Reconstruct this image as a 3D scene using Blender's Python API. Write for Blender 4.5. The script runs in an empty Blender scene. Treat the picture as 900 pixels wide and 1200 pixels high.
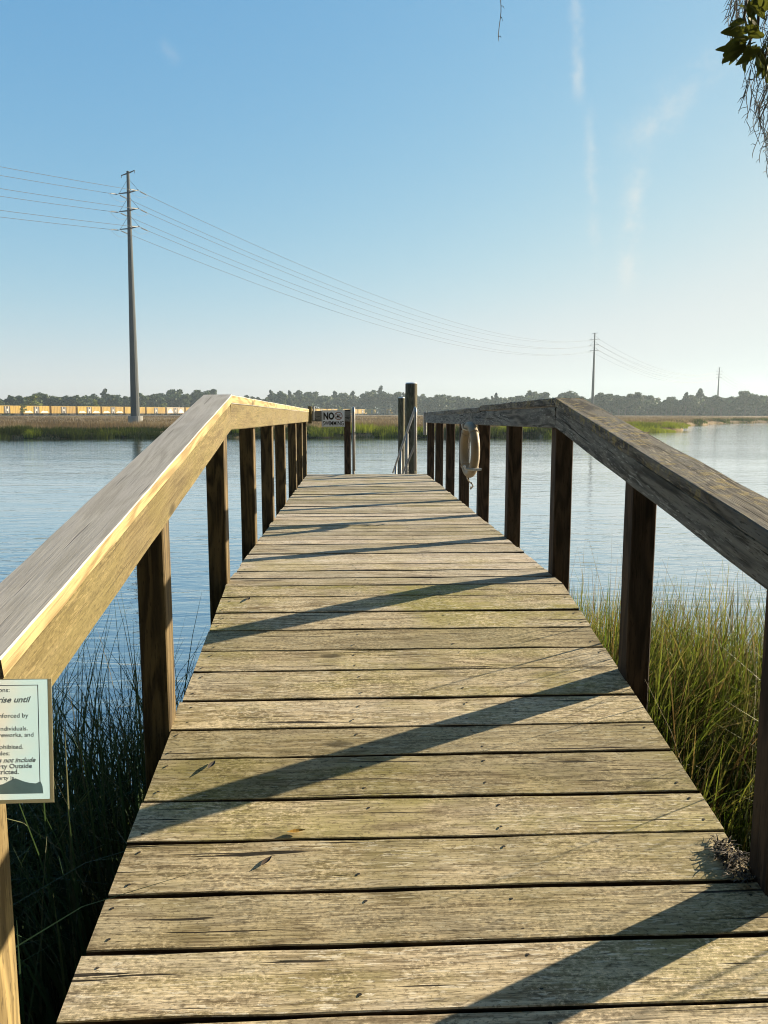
import bpy, math, random
import numpy as np
from mathutils import Vector, Matrix, noise as mnoise

random.seed(7); RNG = np.random.default_rng(11)
sc = bpy.context.scene
COL = sc.collection
R = math.radians

# ------------------------------------------------------------------ helpers
def link(o, parent=None):
    COL.objects.link(o)
    if parent is not None: o.parent = parent
    return o

def tag(o, label=None, cat=None, group=None, kind=None):
    if label: o['label'] = label
    if cat: o['category'] = cat
    if group: o['group'] = group
    if kind: o['kind'] = kind
    return o

def thing(name, label, cat, loc=(0, 0, 0), rz=0.0, group=None):
    o = bpy.data.objects.new(name, None); link(o)
    o.location = loc; o.rotation_euler = (0, 0, rz); o.empty_display_size = 0.2
    return tag(o, label, cat, group)

class MB:
    """collects shapes; build() links them as one mesh object (points given in world space are moved to the parent's frame)"""
    def __init__(s):
        s.v = []; s.f = []; s.m = []; s.wc = []
    def add(s, verts, faces, mi=0, wc=None):
        b = len(s.v); s.v += [tuple(p) for p in verts]
        s.wc += [tuple(p) for p in (wc if wc is not None else verts)]
        s.f += [tuple(b + i for i in f) for f in faces]; s.m += [mi] * len(faces)
    def prism(s, rings, wrings=None, mi=0, cap=True, side=None, end=None):
        n = len(rings[0]); verts = [p for r in rings for p in r]
        wc = [p for r in wrings for p in r] if wrings else None
        faces = []
        for k in range(len(rings) - 1):
            for i in range(n):
                j = (i + 1) % n
                faces.append((k*n+i, k*n+j, (k+1)*n+j, (k+1)*n+i))
        if cap:
            faces.append(tuple(range(n))[::-1]); L = (len(rings)-1)*n
            faces.append(tuple(L+i for i in range(n)))
        s.add(verts, faces, mi, wc)
        if side is not None:
            for k in range(len(rings)-1):
                for i in (2, 6): s.m[len(s.m)-len(faces)+k*n+i] = side
        if end is not None and cap: s.m[-1] = end; s.m[-2] = end
    def board(s, p0, p1, wv, tv, w, t, nseg=1, ch=0.004, jit=0.0, mi=0, e0=None, e1=None, side=None, end=None):
        """chamfered timber from p0 to p1 (centre line), width w along wv, thickness t along tv"""
        p0 = Vector(p0); p1 = Vector(p1); wv = Vector(wv).normalized(); tv = Vector(tv).normalized()
        d = p1 - p0; L = d.length
        off = Vector((random.uniform(0, 90), random.uniform(0, 90), random.uniform(0, 90)))
        a, b = w/2, t/2
        prof = [(-a+ch,-b),(a-ch,-b),(a,-b+ch),(a,b-ch),(a-ch,b),(-a+ch,b),(-a,b-ch),(-a,-b+ch)]
        rings, wr = [], []
        for k in range(nseg+1):
            u = k/nseg; c = p0 + d*u; ring = []; wring = []
            for q, (x, y) in enumerate(prof):
                if jit:
                    nn = mnoise.noise_vector(Vector((u*L*5, x*20, y*20)) + off) * jit
                    x2, y2 = x+nn.x, y+nn.y
                else: x2, y2 = x, y
                P = c + wv*x2 + tv*y2
                if e0 is not None and k == 0: P = P + d.normalized()*(e0*y)   # raked ends
                if e1 is not None and k == nseg: P = P + d.normalized()*(e1*y)
                ring.append(P); wring.append(off + Vector((u*L, x, y)))
            rings.append(ring); wr.append(wring)
        # orientation
        if (wv.cross(tv)).dot(d) < 0:
            rings = [r[::-1] for r in rings]; wr = [r[::-1] for r in wr]
            if side is not None: rings = [r[-2:]+r[:-2] for r in rings]; wr = [r[-2:]+r[:-2] for r in wr]
        s.prism(rings, wr, mi, True, side, end)
    def tube(s, pts, rad, n=8, mi=0, cap=True):
        pts = [Vector(p) for p in pts]; rings = []
        if not hasattr(rad, '__len__'): rad = [rad]*len(pts)
        up = Vector((0, 0, 1)); prev = None
        for i, p in enumerate(pts):
            d = (pts[min(i+1, len(pts)-1)] - pts[max(i-1, 0)]).normalized()
            a = prev - d*prev.dot(d) if prev is not None else (d.cross(up) if abs(d.z) < .95 else d.cross(Vector((0, 1, 0))))
            a.normalize(); prev = a; b = d.cross(a)
            rings.append([p + (a*math.cos(q*2*math.pi/n) + b*math.sin(q*2*math.pi/n))*rad[i] for q in range(n)])
        s.prism(rings, None, mi, cap)
    def box(s, x0, x1, y0, y1, z0, z1, ch=0.0, mi=0):
        c = ((x0+x1)/2, (y0+y1)/2)
        s.board((c[0], c[1], z0), (c[0], c[1], z1), (1, 0, 0), (0, 1, 0), x1-x0, y1-y0, 1, max(ch, 1e-4), 0, mi)
    def build(s, name, mats, parent=None, smooth=False, label=None):
        me = bpy.data.meshes.new(name)
        o = bpy.data.objects.new(name, me); link(o, parent)
        V = np.array(s.v, dtype=np.float64)
        if parent is not None:
            M = np.array(world(parent).inverted())
            V = V @ M[:3, :3].T + M[:3, 3]
        me.from_pydata(V.tolist(), [], s.f)
        for m in (mats if isinstance(mats, (list, tuple)) else [mats]): me.materials.append(m)
        me.polygons.foreach_set('material_index', s.m)
        if smooth: me.polygons.foreach_set('use_smooth', [True]*len(s.f))
        at = me.attributes.new('wc', 'FLOAT_VECTOR', 'POINT')
        at.data.foreach_set('vector', np.array(s.wc, dtype=np.float32).ravel())
        me.update()
        if label: o['label'] = label
        return o

def world(o):
    M = o.matrix_basis.copy()
    while o.parent is not None:
        o = o.parent; M = o.matrix_basis @ M
    return M

def np_mesh(name, V, Fq, mat, parent=None, attr=None):
    """big quad mesh from numpy arrays; attr = per-vertex float colour-variation channels"""
    me = bpy.data.meshes.new(name)
    me.vertices.add(len(V)); me.vertices.foreach_set('co', V.astype(np.float32).ravel())
    n = len(Fq); k = Fq.shape[1]
    me.loops.add(n*k); me.loops.foreach_set('vertex_index', Fq.astype(np.int32).ravel())
    me.polygons.add(n); me.polygons.foreach_set('loop_start', np.arange(0, n*k, k, dtype=np.int32))
    me.polygons.foreach_set('loop_total', np.full(n, k, dtype=np.int32))
    if attr is not None:
        a = me.attributes.new('var', 'FLOAT_VECTOR', 'POINT')
        a.data.foreach_set('vector', attr.astype(np.float32).ravel())
    me.update(calc_edges=True); me.validate()
    me.materials.append(mat)
    o = bpy.data.objects.new(name, me); link(o, parent)
    return o

# ------------------------------------------------------------------ node helpers
def mat_new(name):
    m = bpy.data.materials.new(name); m.use_nodes = True
    nt = m.node_tree; nt.nodes.clear()
    return m, nt
class N:
    def __init__(s, nt): s.nt = nt
    def n(s, t, **kw):
        nd = s.nt.nodes.new(t)
        for k, v in kw.items():
            if k.startswith('i_'): nd.inputs[k[2:].replace('_', ' ')].default_value = v
            else: setattr(nd, k, v)
        return nd
    def l(s, a, b): s.nt.links.new(a, b); return b
    def val(s, x, sock):
        if hasattr(x, 'is_output'): s.l(x, sock)
        else: sock.default_value = x
    def math(s, op, a, b=0.0, c=0.0, clamp=False):
        nd = s.n('ShaderNodeMath', operation=op, use_clamp=clamp)
        for i, x in enumerate((a, b, c)): s.val(x, nd.inputs[i])
        return nd.outputs[0]
    def vmath(s, op, a, b=(0, 0, 0), out=0):
        nd = s.n('ShaderNodeVectorMath', operation=op)
        s.val(a, nd.inputs[0])
        if op == 'SCALE': s.val(b, nd.inputs['Scale'])
        else: s.val(b, nd.inputs[1])
        return nd.outputs[out]
    def noise(s, vec, scale, detail=3, rough=.55, dist=0.0):
        nd = s.n('ShaderNodeTexNoise'); s.val(vec, nd.inputs['Vector'])
        nd.inputs['Scale'].default_value = scale; nd.inputs['Detail'].default_value = detail
        nd.inputs['Roughness'].default_value = rough; nd.inputs['Distortion'].default_value = dist
        return nd.outputs['Fac']
    def ramp(s, fac, stops, interp='LINEAR'):
        nd = s.n('ShaderNodeValToRGB'); cr = nd.color_ramp; cr.interpolation = interp
        while len(cr.elements) < len(stops): cr.elements.new(0.5)
        for e, (p, c) in zip(cr.elements, stops):
            e.position = p; e.color = (c if hasattr(c, '__len__') else (c, c, c)) + ((1,) if hasattr(c, '__len__') and len(c) == 3 else ()) if hasattr(c, '__len__') else (c, c, c, 1)
        s.val(fac, nd.inputs[0]); return nd.outputs[0]
    def mix(s, fac, a, b, mode='MIX'):
        nd = s.n('ShaderNodeMix', data_type='RGBA', blend_type=mode)
        s.val(fac, nd.inputs[0])
        for x, i in ((a, 6), (b, 7)):
            if hasattr(x, 'is_output'): s.l(x, nd.inputs[i])
            else: nd.inputs[i].default_value = tuple(x) + (1,) if len(x) == 3 else x
        return nd.outputs[2]
    def sstep(s, x, lo, hi):
        nd = s.n('ShaderNodeMapRange', interpolation_type='SMOOTHSTEP')
        s.val(x, nd.inputs[0]); nd.inputs[1].default_value = lo; nd.inputs[2].default_value = hi
        return nd.outputs[0]

def simple(name, col, rough=.7, metal=0.0, var=.15, scale=8.0, bump=0.0, spec=.3, dirt=None):
    m, nt = mat_new(name); g = N(nt)
    out = g.n('ShaderNodeOutputMaterial'); b = g.n('ShaderNodeBsdfPrincipled')
    tc = g.n('ShaderNodeTexCoord').outputs['Object']
    n1 = g.noise(tc, scale, 4)
    c = g.mix(g.math('MULTIPLY', n1, 1.0), [x*(1-var) for x in col], [min(1, x*(1+var)) for x in col])
    if dirt:
        n2 = g.noise(tc, scale*.4, 5, .65)
        c = g.mix(g.math('MULTIPLY', g.sstep(n2, .48, .68), .7), c, dirt)
    g.l(c, b.inputs['Base Color']); b.inputs['Roughness'].default_value = rough
    b.inputs['Metallic'].default_value = metal; b.inputs['Specular IOR Level'].default_value = spec
    if bump:
        bp = g.n('ShaderNodeBump'); bp.inputs['Strength'].default_value = bump; bp.inputs['Distance'].default_value = .01
        g.l(g.noise(tc, scale*3, 4), bp.inputs['Height']); g.l(bp.outputs[0], b.inputs['Normal'])
    g.l(b.outputs[0], out.inputs[0]); return m

def wood(name, c_lo, c_hi, grey=None, grey_amt=.5, algae=None, algae_amt=.0, flecks=.0, fleck_col=(.55, .5, .38), cracks=.5,
         islands=.25, rough=.85, bump=.5, lichen=None, worn=.55, pits=.6, ringw=.30, speck=0.0):
    m, nt = mat_new(name); g = N(nt)
    out = g.n('ShaderNodeOutputMaterial'); b = g.n('ShaderNodeBsdfPrincipled')
    wc = g.n('ShaderNodeAttribute', attribute_name='wc').outputs['Vector']
    pos = g.n('ShaderNodeNewGeometry').outputs['Position']
    rnd = g.n('ShaderNodeNewGeometry').outputs['Random Per Island']
    S = lambda x, y, z: g.vmath('MULTIPLY', wc, (x, y, z))
    big = g.noise(S(.9, 6, 6), 1.0, 2)                              # slow figure of the board
    fine = g.noise(S(6, 170, 170), 1.0, 4, .7)                    # fibres
    rings = g.math('SINE', g.math('ADD', g.math('MULTIPLY', big, 70.0), g.math('MULTIPLY', fine, 2.5)))
    rings = g.math('MULTIPLY_ADD', rings, .5, .5)
    fac = g.math('ADD', g.math('MULTIPLY', fine, 1.0-ringw), g.math('MULTIPLY', rings, ringw))
    col = g.mix(g.sstep(fac, .33, .67), c_lo, c_hi)
    med = g.noise(S(1.6, 14, 14), 1.0, 5, .7)
    if grey: col = g.mix(g.math('MULTIPLY', g.sstep(med, .42, .62), grey_amt), col, grey)
    if algae:
        al = g.noise(pos, 1.7, 5, .65)
        al2 = g.noise(S(2.5, 18, 18), 1.0, 4)
        am = g.math('MULTIPLY', g.sstep(g.math('ADD', g.math('MULTIPLY', al, .65), g.math('MULTIPLY', al2, .35)), .42, .62), g.math('MULTIPLY', g.math('MULTIPLY_ADD', g.math('FRACT', g.math('MULTIPLY', rnd, 7.31)), 1.3, .3), algae_amt))
        col = g.mix(am, col, g.mix(fine, [x*.72 for x in algae], [x*1.25 for x in algae]))
    if flecks:
        fl = g.noise(S(22, 150, 150), 1.0, 3, .6)
        fl2 = g.noise(S(1.2, 7, 7), 1.0, 3)
        fm = g.math('MULTIPLY', g.sstep(fl, .56, .63), g.math('MULTIPLY', g.sstep(fl2, .36, .58), flecks))
        col = g.mix(fm, col, fleck_col)
    if lichen:
        li = g.noise(pos, 26, 5, .7); li2 = g.noise(pos, 3.0, 3)
        col = g.mix(g.math('MULTIPLY', g.sstep(li, .5, .6), g.math('MULTIPLY', g.sstep(li2, .42, .6), .8)), col, lichen)
    if speck:
        sk_ = g.noise(S(75, 130, 130), 1.0, 3, .7); sb_ = g.noise(pos, 5.0, 3)
        col = g.mix(g.math('MULTIPLY', g.sstep(sk_, .52, .62), g.math('MULTIPLY', g.sstep(sb_, .38, .6), speck)), col, [min(1, x*1.25) for x in c_hi])
        col = g.mix(g.math('MULTIPLY', g.sstep(sk_, .46, .36), speck*.8), col, [x*.6 for x in c_lo])
    # dark pits and short checks
    pt = g.noise(S(26, 190, 190), 1.0, 2, .5)
    col = g.mix(g.math('MULTIPLY', g.sstep(pt, .60, .68), pits), col, [x*.35 for x in c_lo])
    # darker worn flat patches
    dk = g.noise(S(3.0, 25, 25), 1.0, 6, .75)
    col = g.mix(g.math('MULTIPLY', g.sstep(dk, .54, .70), worn), col, [x*.45 for x in c_lo])
    # cracks, long thin checks along the grain
    cr = g.noise(S(1.8, 70, 70), 1.0, 2, .5)
    cm = g.math('MULTIPLY', g.sstep(cr, .665, .70), cracks)
    col = g.mix(cm, col, (.02, .016, .012))
    # knots
    vo = g.n('ShaderNodeTexVoronoi'); g.l(S(2.3, 6.5, 6.5), vo.inputs['Vector']); vo.inputs['Scale'].default_value = 1.0
    kn = g.math('SUBTRACT', 1.0, g.sstep(vo.outputs['Distance'], .05, .15))
    gate = g.math('GREATER_THAN', g.n('ShaderNodeSeparateColor').outputs[0], .5)
    sp = [x for x in nt.nodes if x.bl_idname == 'ShaderNodeSeparateColor'][0]; g.l(vo.outputs['Color'], sp.inputs[0])
    kn = g.math('MULTIPLY', kn, g.math('MULTIPLY', gate, .75))
    col = g.mix(kn, col, [x*.28 for x in c_lo])
    # each board its own tone
    br = g.math('MULTIPLY_ADD', rnd, 2*islands, 1.0-islands)
    col = g.mix(1.0, col, g.n('ShaderNodeCombineColor').outputs[0], 'MULTIPLY')
    cc = [x for x in nt.nodes if x.bl_idname == 'ShaderNodeCombineColor'][0]
    g.l(br, cc.inputs[0]); g.l(br, cc.inputs[1]); g.l(g.math('POWER', br, 1.25), cc.inputs[2])
    g.l(col, b.inputs['Base Color'])
    b.inputs['Roughness'].default_value = rough; b.inputs['Specular IOR Level'].default_value = .25
    h = g.math('ADD', g.math('MULTIPLY', fine, .6), g.math('MULTIPLY', med, .8))
    h = g.math('SUBTRACT', h, g.math('MULTIPLY', cm, 1.2)); h = g.math('SUBTRACT', h, g.math('MULTIPLY', kn, .5))
    bp = g.n('ShaderNodeBump'); bp.inputs['Strength'].default_value = bump; bp.inputs['Distance'].default_value = .004
    g.l(h, bp.inputs['Height']); g.l(bp.outputs[0], b.inputs['Normal'])
    g.l(b.outputs[0], out.inputs[0]); return m

def blades_mat(name, stops, transl=.45, rough=.6, tip=None, fold=.0):
    """grass: 'var' = (random per blade, height along blade, second random)"""
    m, nt = mat_new(name); g = N(nt)
    out = g.n('ShaderNodeOutputMaterial')
    a = g.n('ShaderNodeAttribute', attribute_name='var').outputs['Vector']
    sx = g.n('ShaderNodeSeparateXYZ'); g.l(a, sx.inputs[0])
    col = g.ramp(sx.outputs[0], stops)
    if tip: col = g.mix(g.math('MULTIPLY', g.sstep(sx.outputs[1], .55, 1.0), g.math('MULTIPLY', sx.outputs[2], .6)), col, tip)
    d = g.n('ShaderNodeBsdfPrincipled'); d.inputs['Roughness'].default_value = rough; d.inputs['Specular IOR Level'].default_value = .3
    t = g.n('ShaderNodeBsdfTranslucent'); mx = g.n('ShaderNodeMixShader'); mx.inputs[0].default_value = transl
    g.l(col, d.inputs['Base Color']); g.l(g.mix(.5, col, (1.0, .95, .5), 'MULTIPLY'), t.inputs[0])
    g.l(d.outputs[0], mx.inputs[1]); g.l(t.outputs[0], mx.inputs[2]); g.l(mx.outputs[0], out.inputs[0])
    return m

# ------------------------------------------------------------------ materials
M = {}
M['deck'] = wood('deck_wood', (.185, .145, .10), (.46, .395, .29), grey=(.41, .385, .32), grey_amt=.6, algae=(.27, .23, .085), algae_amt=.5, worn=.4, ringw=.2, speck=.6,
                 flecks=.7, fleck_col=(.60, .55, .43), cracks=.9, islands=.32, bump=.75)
M['deck_ramp'] = wood('ramp_wood_lightened', (.215, .165, .095), (.62, .52, .34), grey=(.54, .475, .35), grey_amt=.5, algae=(.36, .32, .11), algae_amt=.8, worn=.35, ringw=.18, speck=.75,
                 flecks=.85, fleck_col=(.74, .68, .52), cracks=.95, islands=.32, bump=.75)  # ramp coloured lighter than the flat deck to make up for grazing sun
M['cap_l'] = wood('weathered_cap_wood', (.34, .335, .325), (.45, .45, .445), grey=(.41, .41, .42), grey_amt=.7, cracks=.35, islands=.04, bump=.3, worn=.05, pits=.12, ringw=.2)
M['cap_side'] = wood('sunlit_cap_edge_wood', (.19, .14, .065), (.33, .26, .13), cracks=.3, islands=.04, bump=.4, worn=.25, pits=.15)  # edge of the grey cap: warm sunlight put into its colour
M['fascia_l'] = wood('yellowed_rail_wood', (.085, .064, .028), (.145, .115, .054), grey=(.135, .115, .066), grey_amt=.4, algae=(.125, .105, .03), algae_amt=.7, flecks=.45,
                     fleck_col=(.26, .205, .10), cracks=.35, islands=.06, bump=.7, pits=.35, ringw=.15, speck=.5)
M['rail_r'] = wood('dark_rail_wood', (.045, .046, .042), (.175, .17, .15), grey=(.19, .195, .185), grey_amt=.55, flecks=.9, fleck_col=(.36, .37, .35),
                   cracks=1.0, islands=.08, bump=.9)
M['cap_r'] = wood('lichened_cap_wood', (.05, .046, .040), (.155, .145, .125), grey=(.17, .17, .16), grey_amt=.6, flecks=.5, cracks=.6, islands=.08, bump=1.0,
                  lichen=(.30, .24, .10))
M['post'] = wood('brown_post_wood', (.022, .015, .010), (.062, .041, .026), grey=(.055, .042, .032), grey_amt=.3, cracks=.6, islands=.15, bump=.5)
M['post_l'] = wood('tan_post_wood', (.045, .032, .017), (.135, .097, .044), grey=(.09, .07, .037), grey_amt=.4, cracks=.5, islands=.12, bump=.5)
M['post_sunlit'] = wood('sunlit_post_wood', (.12, .085, .036), (.27, .20, .085), grey=(.20, .16, .08), grey_amt=.4, cracks=.5, islands=.05, bump=.5)  # nearest left post: sun on its inner face put into the wood colour
M['under'] = wood('dark_joist_wood', (.03, .022, .015), (.08, .06, .04), cracks=.4, islands=.1)
M['pile'] = wood('piling_wood', (.03, .026, .016), (.095, .08, .05), grey=(.08, .075, .052), grey_amt=.4, algae=(.07, .075, .02), algae_amt=.5, cracks=.8, islands=.05, bump=1.0)
M['alu'] = simple('aluminium', (.24, .235, .225), .5, .5, .08, 6)
M['galv'] = simple('galvanised_steel', (.50, .52, .54), .5, .6, .12, 20)
M['nail'] = simple('rusty_nail', (.035, .028, .022), .6, .3, .3, 60)
M['polesteel'] = simple('pole_steel', (.06, .068, .07), .8, .0, .10, .35)
M['concrete'] = simple('footing_concrete', (.20, .20, .19), .9, 0, .15, 1.5, .3)
M['insul'] = simple('insulator_glass', (.20, .21, .22), .35, 0, .1, 5)
M['wire'] = simple('conductor', (.10, .11, .12), .6, .2, .05, 1)
M['sheet'] = None
M['ink'] = simple('printed_ink', (.26, .31, .37), .7, 0, .05, 5)
M['ring'] = simple('ring_plastic', (.27, .22, .15), .5, 0, .3, 9, .2, dirt=(.20, .14, .07))
M['rope'] = simple('grey_rope', (.30, .26, .20), .9, 0, .3, 90, .3)
M['bark'] = simple('oak_bark', (.10, .085, .065), .95, 0, .35, 12, 1.0)
M['soil'] = simple('marsh_soil', (.055, .045, .03), .95, 0, .35, 2.2, 1.0)

def sheet_material():
    m, nt = mat_new('laminated_paper'); g = N(nt)
    out = g.n('ShaderNodeOutputMaterial'); b = g.n('ShaderNodeBsdfPrincipled')
    tc = g.n('ShaderNodeTexCoord').outputs['Object']
    n1 = g.noise(tc, 9, 3)
    sx = g.n('ShaderNodeSeparateXYZ'); g.l(tc, sx.inputs[0])
    f = g.math('ADD', sx.outputs[0], g.math('MULTIPLY', g.math('SUBTRACT', n1, .5), .18))
    # sunlight coming through, put into the colour: cream on its left half, mint towards its right edge
    c = g.mix(g.sstep(f, .02, .13), (.82, .80, .74), (.56, .80, .90))
    g.l(c, b.inputs['Base Color']); b.inputs['Roughness'].default_value = .18; b.inputs['Specular IOR Level'].default_value = .5
    t = g.n('ShaderNodeBsdfTranslucent'); g.l(c, t.inputs[0])
    mx = g.n('ShaderNodeMixShader'); mx.inputs[0].default_value = .55
    g.l(b.outputs[0], mx.inputs[1]); g.l(t.outputs[0], mx.inputs[2]); g.l(mx.outputs[0], out.inputs[0])
    return m
M['sheet'] = sheet_material()
def thin(name, col, tr, var=.2, scale=20):
    m = simple(name, col, .5, 0, var, scale); nt = m.node_tree; g = N(nt)
    b = [n for n in nt.nodes if n.bl_idname == 'ShaderNodeBsdfPrincipled'][0]; o = [n for n in nt.nodes if n.bl_idname == 'ShaderNodeOutputMaterial'][0]
    t = g.n('ShaderNodeBsdfTranslucent'); t.inputs[0].default_value = tuple(col)+(1,); mx = g.n('ShaderNodeMixShader'); mx.inputs[0].default_value = tr
    g.l(b.outputs[0], mx.inputs[1]); g.l(t.outputs[0], mx.inputs[2]); g.l(mx.outputs[0], o.inputs[0]); return m
M['sheet_shadow'] = thin('grey_painted_shadow', (.26, .34, .36), .35, .5, 26)
M['plexi'] = thin('dull_backing_board', (.55, .53, .42), .5, .2, 30)
M['signwhite'] = simple('sign_white', (.70, .74, .78), .5, 0, .06, 12)
M['black'] = simple('sign_black', (.015, .015, .017), .6)
M['signred'] = simple('sign_red', (.20, .07, .04), .6)

# water
def water_material():
    m, nt = mat_new('river_water'); g = N(nt)
    out = g.n('ShaderNodeOutputMaterial'); b = g.n('ShaderNodeBsdfPrincipled')
    pos = g.n('ShaderNodeNewGeometry').outputs['Position']
    b.inputs['Base Color'].default_value = (.05, .06, .058, 1)
    b.inputs['Roughness'].default_value = .3; b.inputs['IOR'].default_value = 1.33; b.inputs['Specular IOR Level'].default_value = 0
    S = lambda x, y: g.vmath('MULTIPLY', pos, (x, y, 1))
    w1 = g.noise(S(.9, 2.6), 1.0, 3, .55, .6)
    w2 = g.noise(S(4.0, 9.0), 1.0, 3, .6, .4)
    w3 = g.noise(S(.10, .28), 1.0, 3, .5)
    big = g.sstep(g.noise(S(.02, .06), 1.0, 3), .35, .65)
    h = g.math('ADD', g.math('MULTIPLY', w1, .030), g.math('MULTIPLY', w2, .006))
    h = g.math('MULTIPLY', h, g.math('MULTIPLY_ADD', big, .7, .55))
    h = g.math('ADD', h, g.math('MULTIPLY', w3, .05))
    bp = g.n('ShaderNodeBump'); bp.inputs['Strength'].default_value = .8; bp.inputs['Distance'].default_value = 1.0
    g.l(h, bp.inputs['Height']); g.l(bp.outputs[0], b.inputs['Normal'])
    gl = g.n('ShaderNodeBsdfGlossy'); gl.inputs['Roughness'].default_value = .04; gl.inputs['Color'].default_value = (.97, .97, .96, 1)
    g.l(bp.outputs[0], gl.inputs['Normal'])
    lw = g.n('ShaderNodeLayerWeight'); lw.inputs['Blend'].default_value = .5; g.l(bp.outputs[0], lw.inputs['Normal'])
    mx = g.n('ShaderNodeMixShader'); g.l(g.math('POWER', lw.outputs['Facing'], 1.25), mx.inputs[0])
    g.l(b.outputs[0], mx.inputs[1]); g.l(gl.outputs[0], mx.inputs[2])
    g.l(mx.outputs[0], out.inputs[0]); return m
M['water'] = water_material()

# ------------------------------------------------------------------ camera
HC = .806
pitch = R(7.2817); yaw = R(2.398)
cam = bpy.data.cameras.new('camera'); cam.sensor_fit = 'HORIZONTAL'; cam.sensor_width = 36; cam.lens = 36.0
cam.clip_start = .02; cam.clip_end = 6000
co = bpy.data.objects.new('camera', cam); link(co)
co.location = (0, 0, HC)
co.rotation_euler = (math.pi/2 - pitch, 0, -yaw)
sc.camera = co
_fw = Vector((math.sin(yaw)*math.cos(pitch), math.cos(yaw)*math.cos(pitch), -math.sin(pitch)))
_rt = Vector((math.cos(yaw), -math.sin(yaw), 0)); _up = _rt.cross(_fw)
def ray(u, v): return (_fw*900 + _rt*(u-450) - _up*(v-600)).normalized()
def at_y(u, v, y): r = ray(u, v); return Vector((0, 0, HC)) + r*(y/r.y)

# ------------------------------------------------------------------ light
AZ = R(66.0); EL = R(17.0)            # azimuth from +Y towards +X
sd = Vector((math.sin(AZ)*math.cos(EL), math.cos(AZ)*math.cos(EL), math.sin(EL)))
sun = bpy.data.lights.new('sun', 'SUN'); sun.energy = 5.0; sun.angle = R(.53); sun.color = (1.0, .84, .60)
so = bpy.data.objects.new('sun', sun); link(so); so.location = (20, 10, 30)
so.rotation_euler = (-sd).to_track_quat('-Z', 'Y').to_euler()
wd = bpy.data.worlds.new('World'); sc.world = wd; wd.use_nodes = True
nt = wd.node_tree; nt.nodes.clear(); g = N(nt)
sky = g.n('ShaderNodeTexSky', sky_type='NISHITA'); sky.sun_disc = False
sky.sun_elevation = EL; sky.sun_rotation = AZ; sky.air_density = 1.0; sky.dust_density = .45; sky.ozone_density = 1.6
skyc = sky.outputs[0]
dirv = g.n('ShaderNodeTexCoord').outputs['Generated']
# thin high cirrus wisps, each lying along an arc of the sky
def wisp(p0, p1, width, strength, seed, rough=1.0):
    a = ray(*p0); b_ = ray(*p1); nrm = a.cross(b_).normalized(); tdir = (b_-a).normalized()
    n1 = g.noise(g.vmath('ADD', dirv, (seed, seed*.7, 0)), 38, 6, .7)
    n2 = g.noise(g.vmath('ADD', dirv, (0, seed, seed)), 13, 4, .65)
    dist = g.vmath('DOT_PRODUCT', dirv, tuple(nrm), 1)
    dist = g.math('ADD', dist, g.math('MULTIPLY', g.math('SUBTRACT', n1, .5), width*3.2*rough))
    dd = g.math('DIVIDE', dist, width)
    ga = g.math('EXPONENT', g.math('MULTIPLY', g.math('MULTIPLY', dd, dd), -1.0))
    t0 = a.dot(tdir); t1 = b_.dot(tdir); t = g.vmath('DOT_PRODUCT', dirv, tuple(tdir), 1)
    L = t1-t0
    e = g.math('MULTIPLY', g.sstep(t, t0-L*.1, t0+L*.25), g.math('SUBTRACT', 1.0, g.sstep(t, t1-L*.25, t1+L*.1)))
    return g.math('MULTIPLY', g.math('MULTIPLY', ga, e), g.math('MULTIPLY', g.sstep(n2, .34, .62), strength))
ws = [wisp((674, -10), (679, 118), .0055, .50, 3.1), wisp((748, 180), (734, 345), .011, .62, 5.7),
      wisp((862, 50), (730, 180), .016, .42, 4.4), wisp((690, 130), (697, 310), .0055, .42, 1.9, 1.4),
      wisp((185, 45), (210, 75), .006, .12, 2.2)]
tot = ws[0]
for w_ in ws[1:]: tot = g.math('ADD', tot, w_, clamp=True)
# softer contrast than the raw model, as through summer haze: pale ivory towards the horizon, clear blue above
sx_ = g.n('ShaderNodeSeparateColor'); g.l(skyc, sx_.inputs[0]); cx_ = g.n('ShaderNodeCombineColor')
for q_, (k_, top_, p_, lim_, d_) in enumerate(((1.09, 1.33, 1.05, 3.45, 2.0), (2.33, 2.07, .62, 1.76, .75), (3.6, 3.1, .30, 1.14, .2))):
    v_ = g.math('POWER', g.math('DIVIDE', sx_.outputs[q_], top_), p_)
    g.l(g.math('MULTIPLY', g.math('SMOOTH_MIN', v_, lim_, d_), k_), cx_.inputs[q_])
skyc = g.mix(tot, cx_.outputs[0], (4.0, 4.2, 4.1))
bg = g.n('ShaderNodeBackground'); bg.inputs[1].default_value = .065
g.l(skyc, bg.inputs[0]); g.l(bg.outputs[0], g.n('ShaderNodeOutputWorld').inputs[0])
sc.view_settings.view_transform = 'Standard'; sc.view_settings.look = 'None'
sc.view_settings.gamma = 1.0; sc.view_settings.exposure = 1.55
sc.view_settings.use_curve_mapping = False
sc.cycles.use_denoising = True
sc.cycles.filter_width = 1.05

# ------------------------------------------------------------------ ground and water
WZ = -1.70
def grid_mesh(name, xs, ys, zf, mat):
    X, Y = np.meshgrid(xs, ys); Z = zf(X, Y)
    V = np.stack([X.ravel(), Y.ravel(), Z.ravel()], 1); nx, ny = len(xs), len(ys)
    i = np.arange(nx*ny).reshape(ny, nx)
    F = np.stack([i[:-1, :-1].ravel(), i[:-1, 1:].ravel(), i[1:, 1:].ravel(), i[1:, :-1].ravel()], 1)
    return np_mesh(name, V, F, mat)
w = grid_mesh('water', np.linspace(-1400, 1400, 3), np.array([-1400., 0, 1400]), lambda X, Y: np.full(X.shape, WZ), M['water'])
tag(w, kind='structure')

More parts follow.
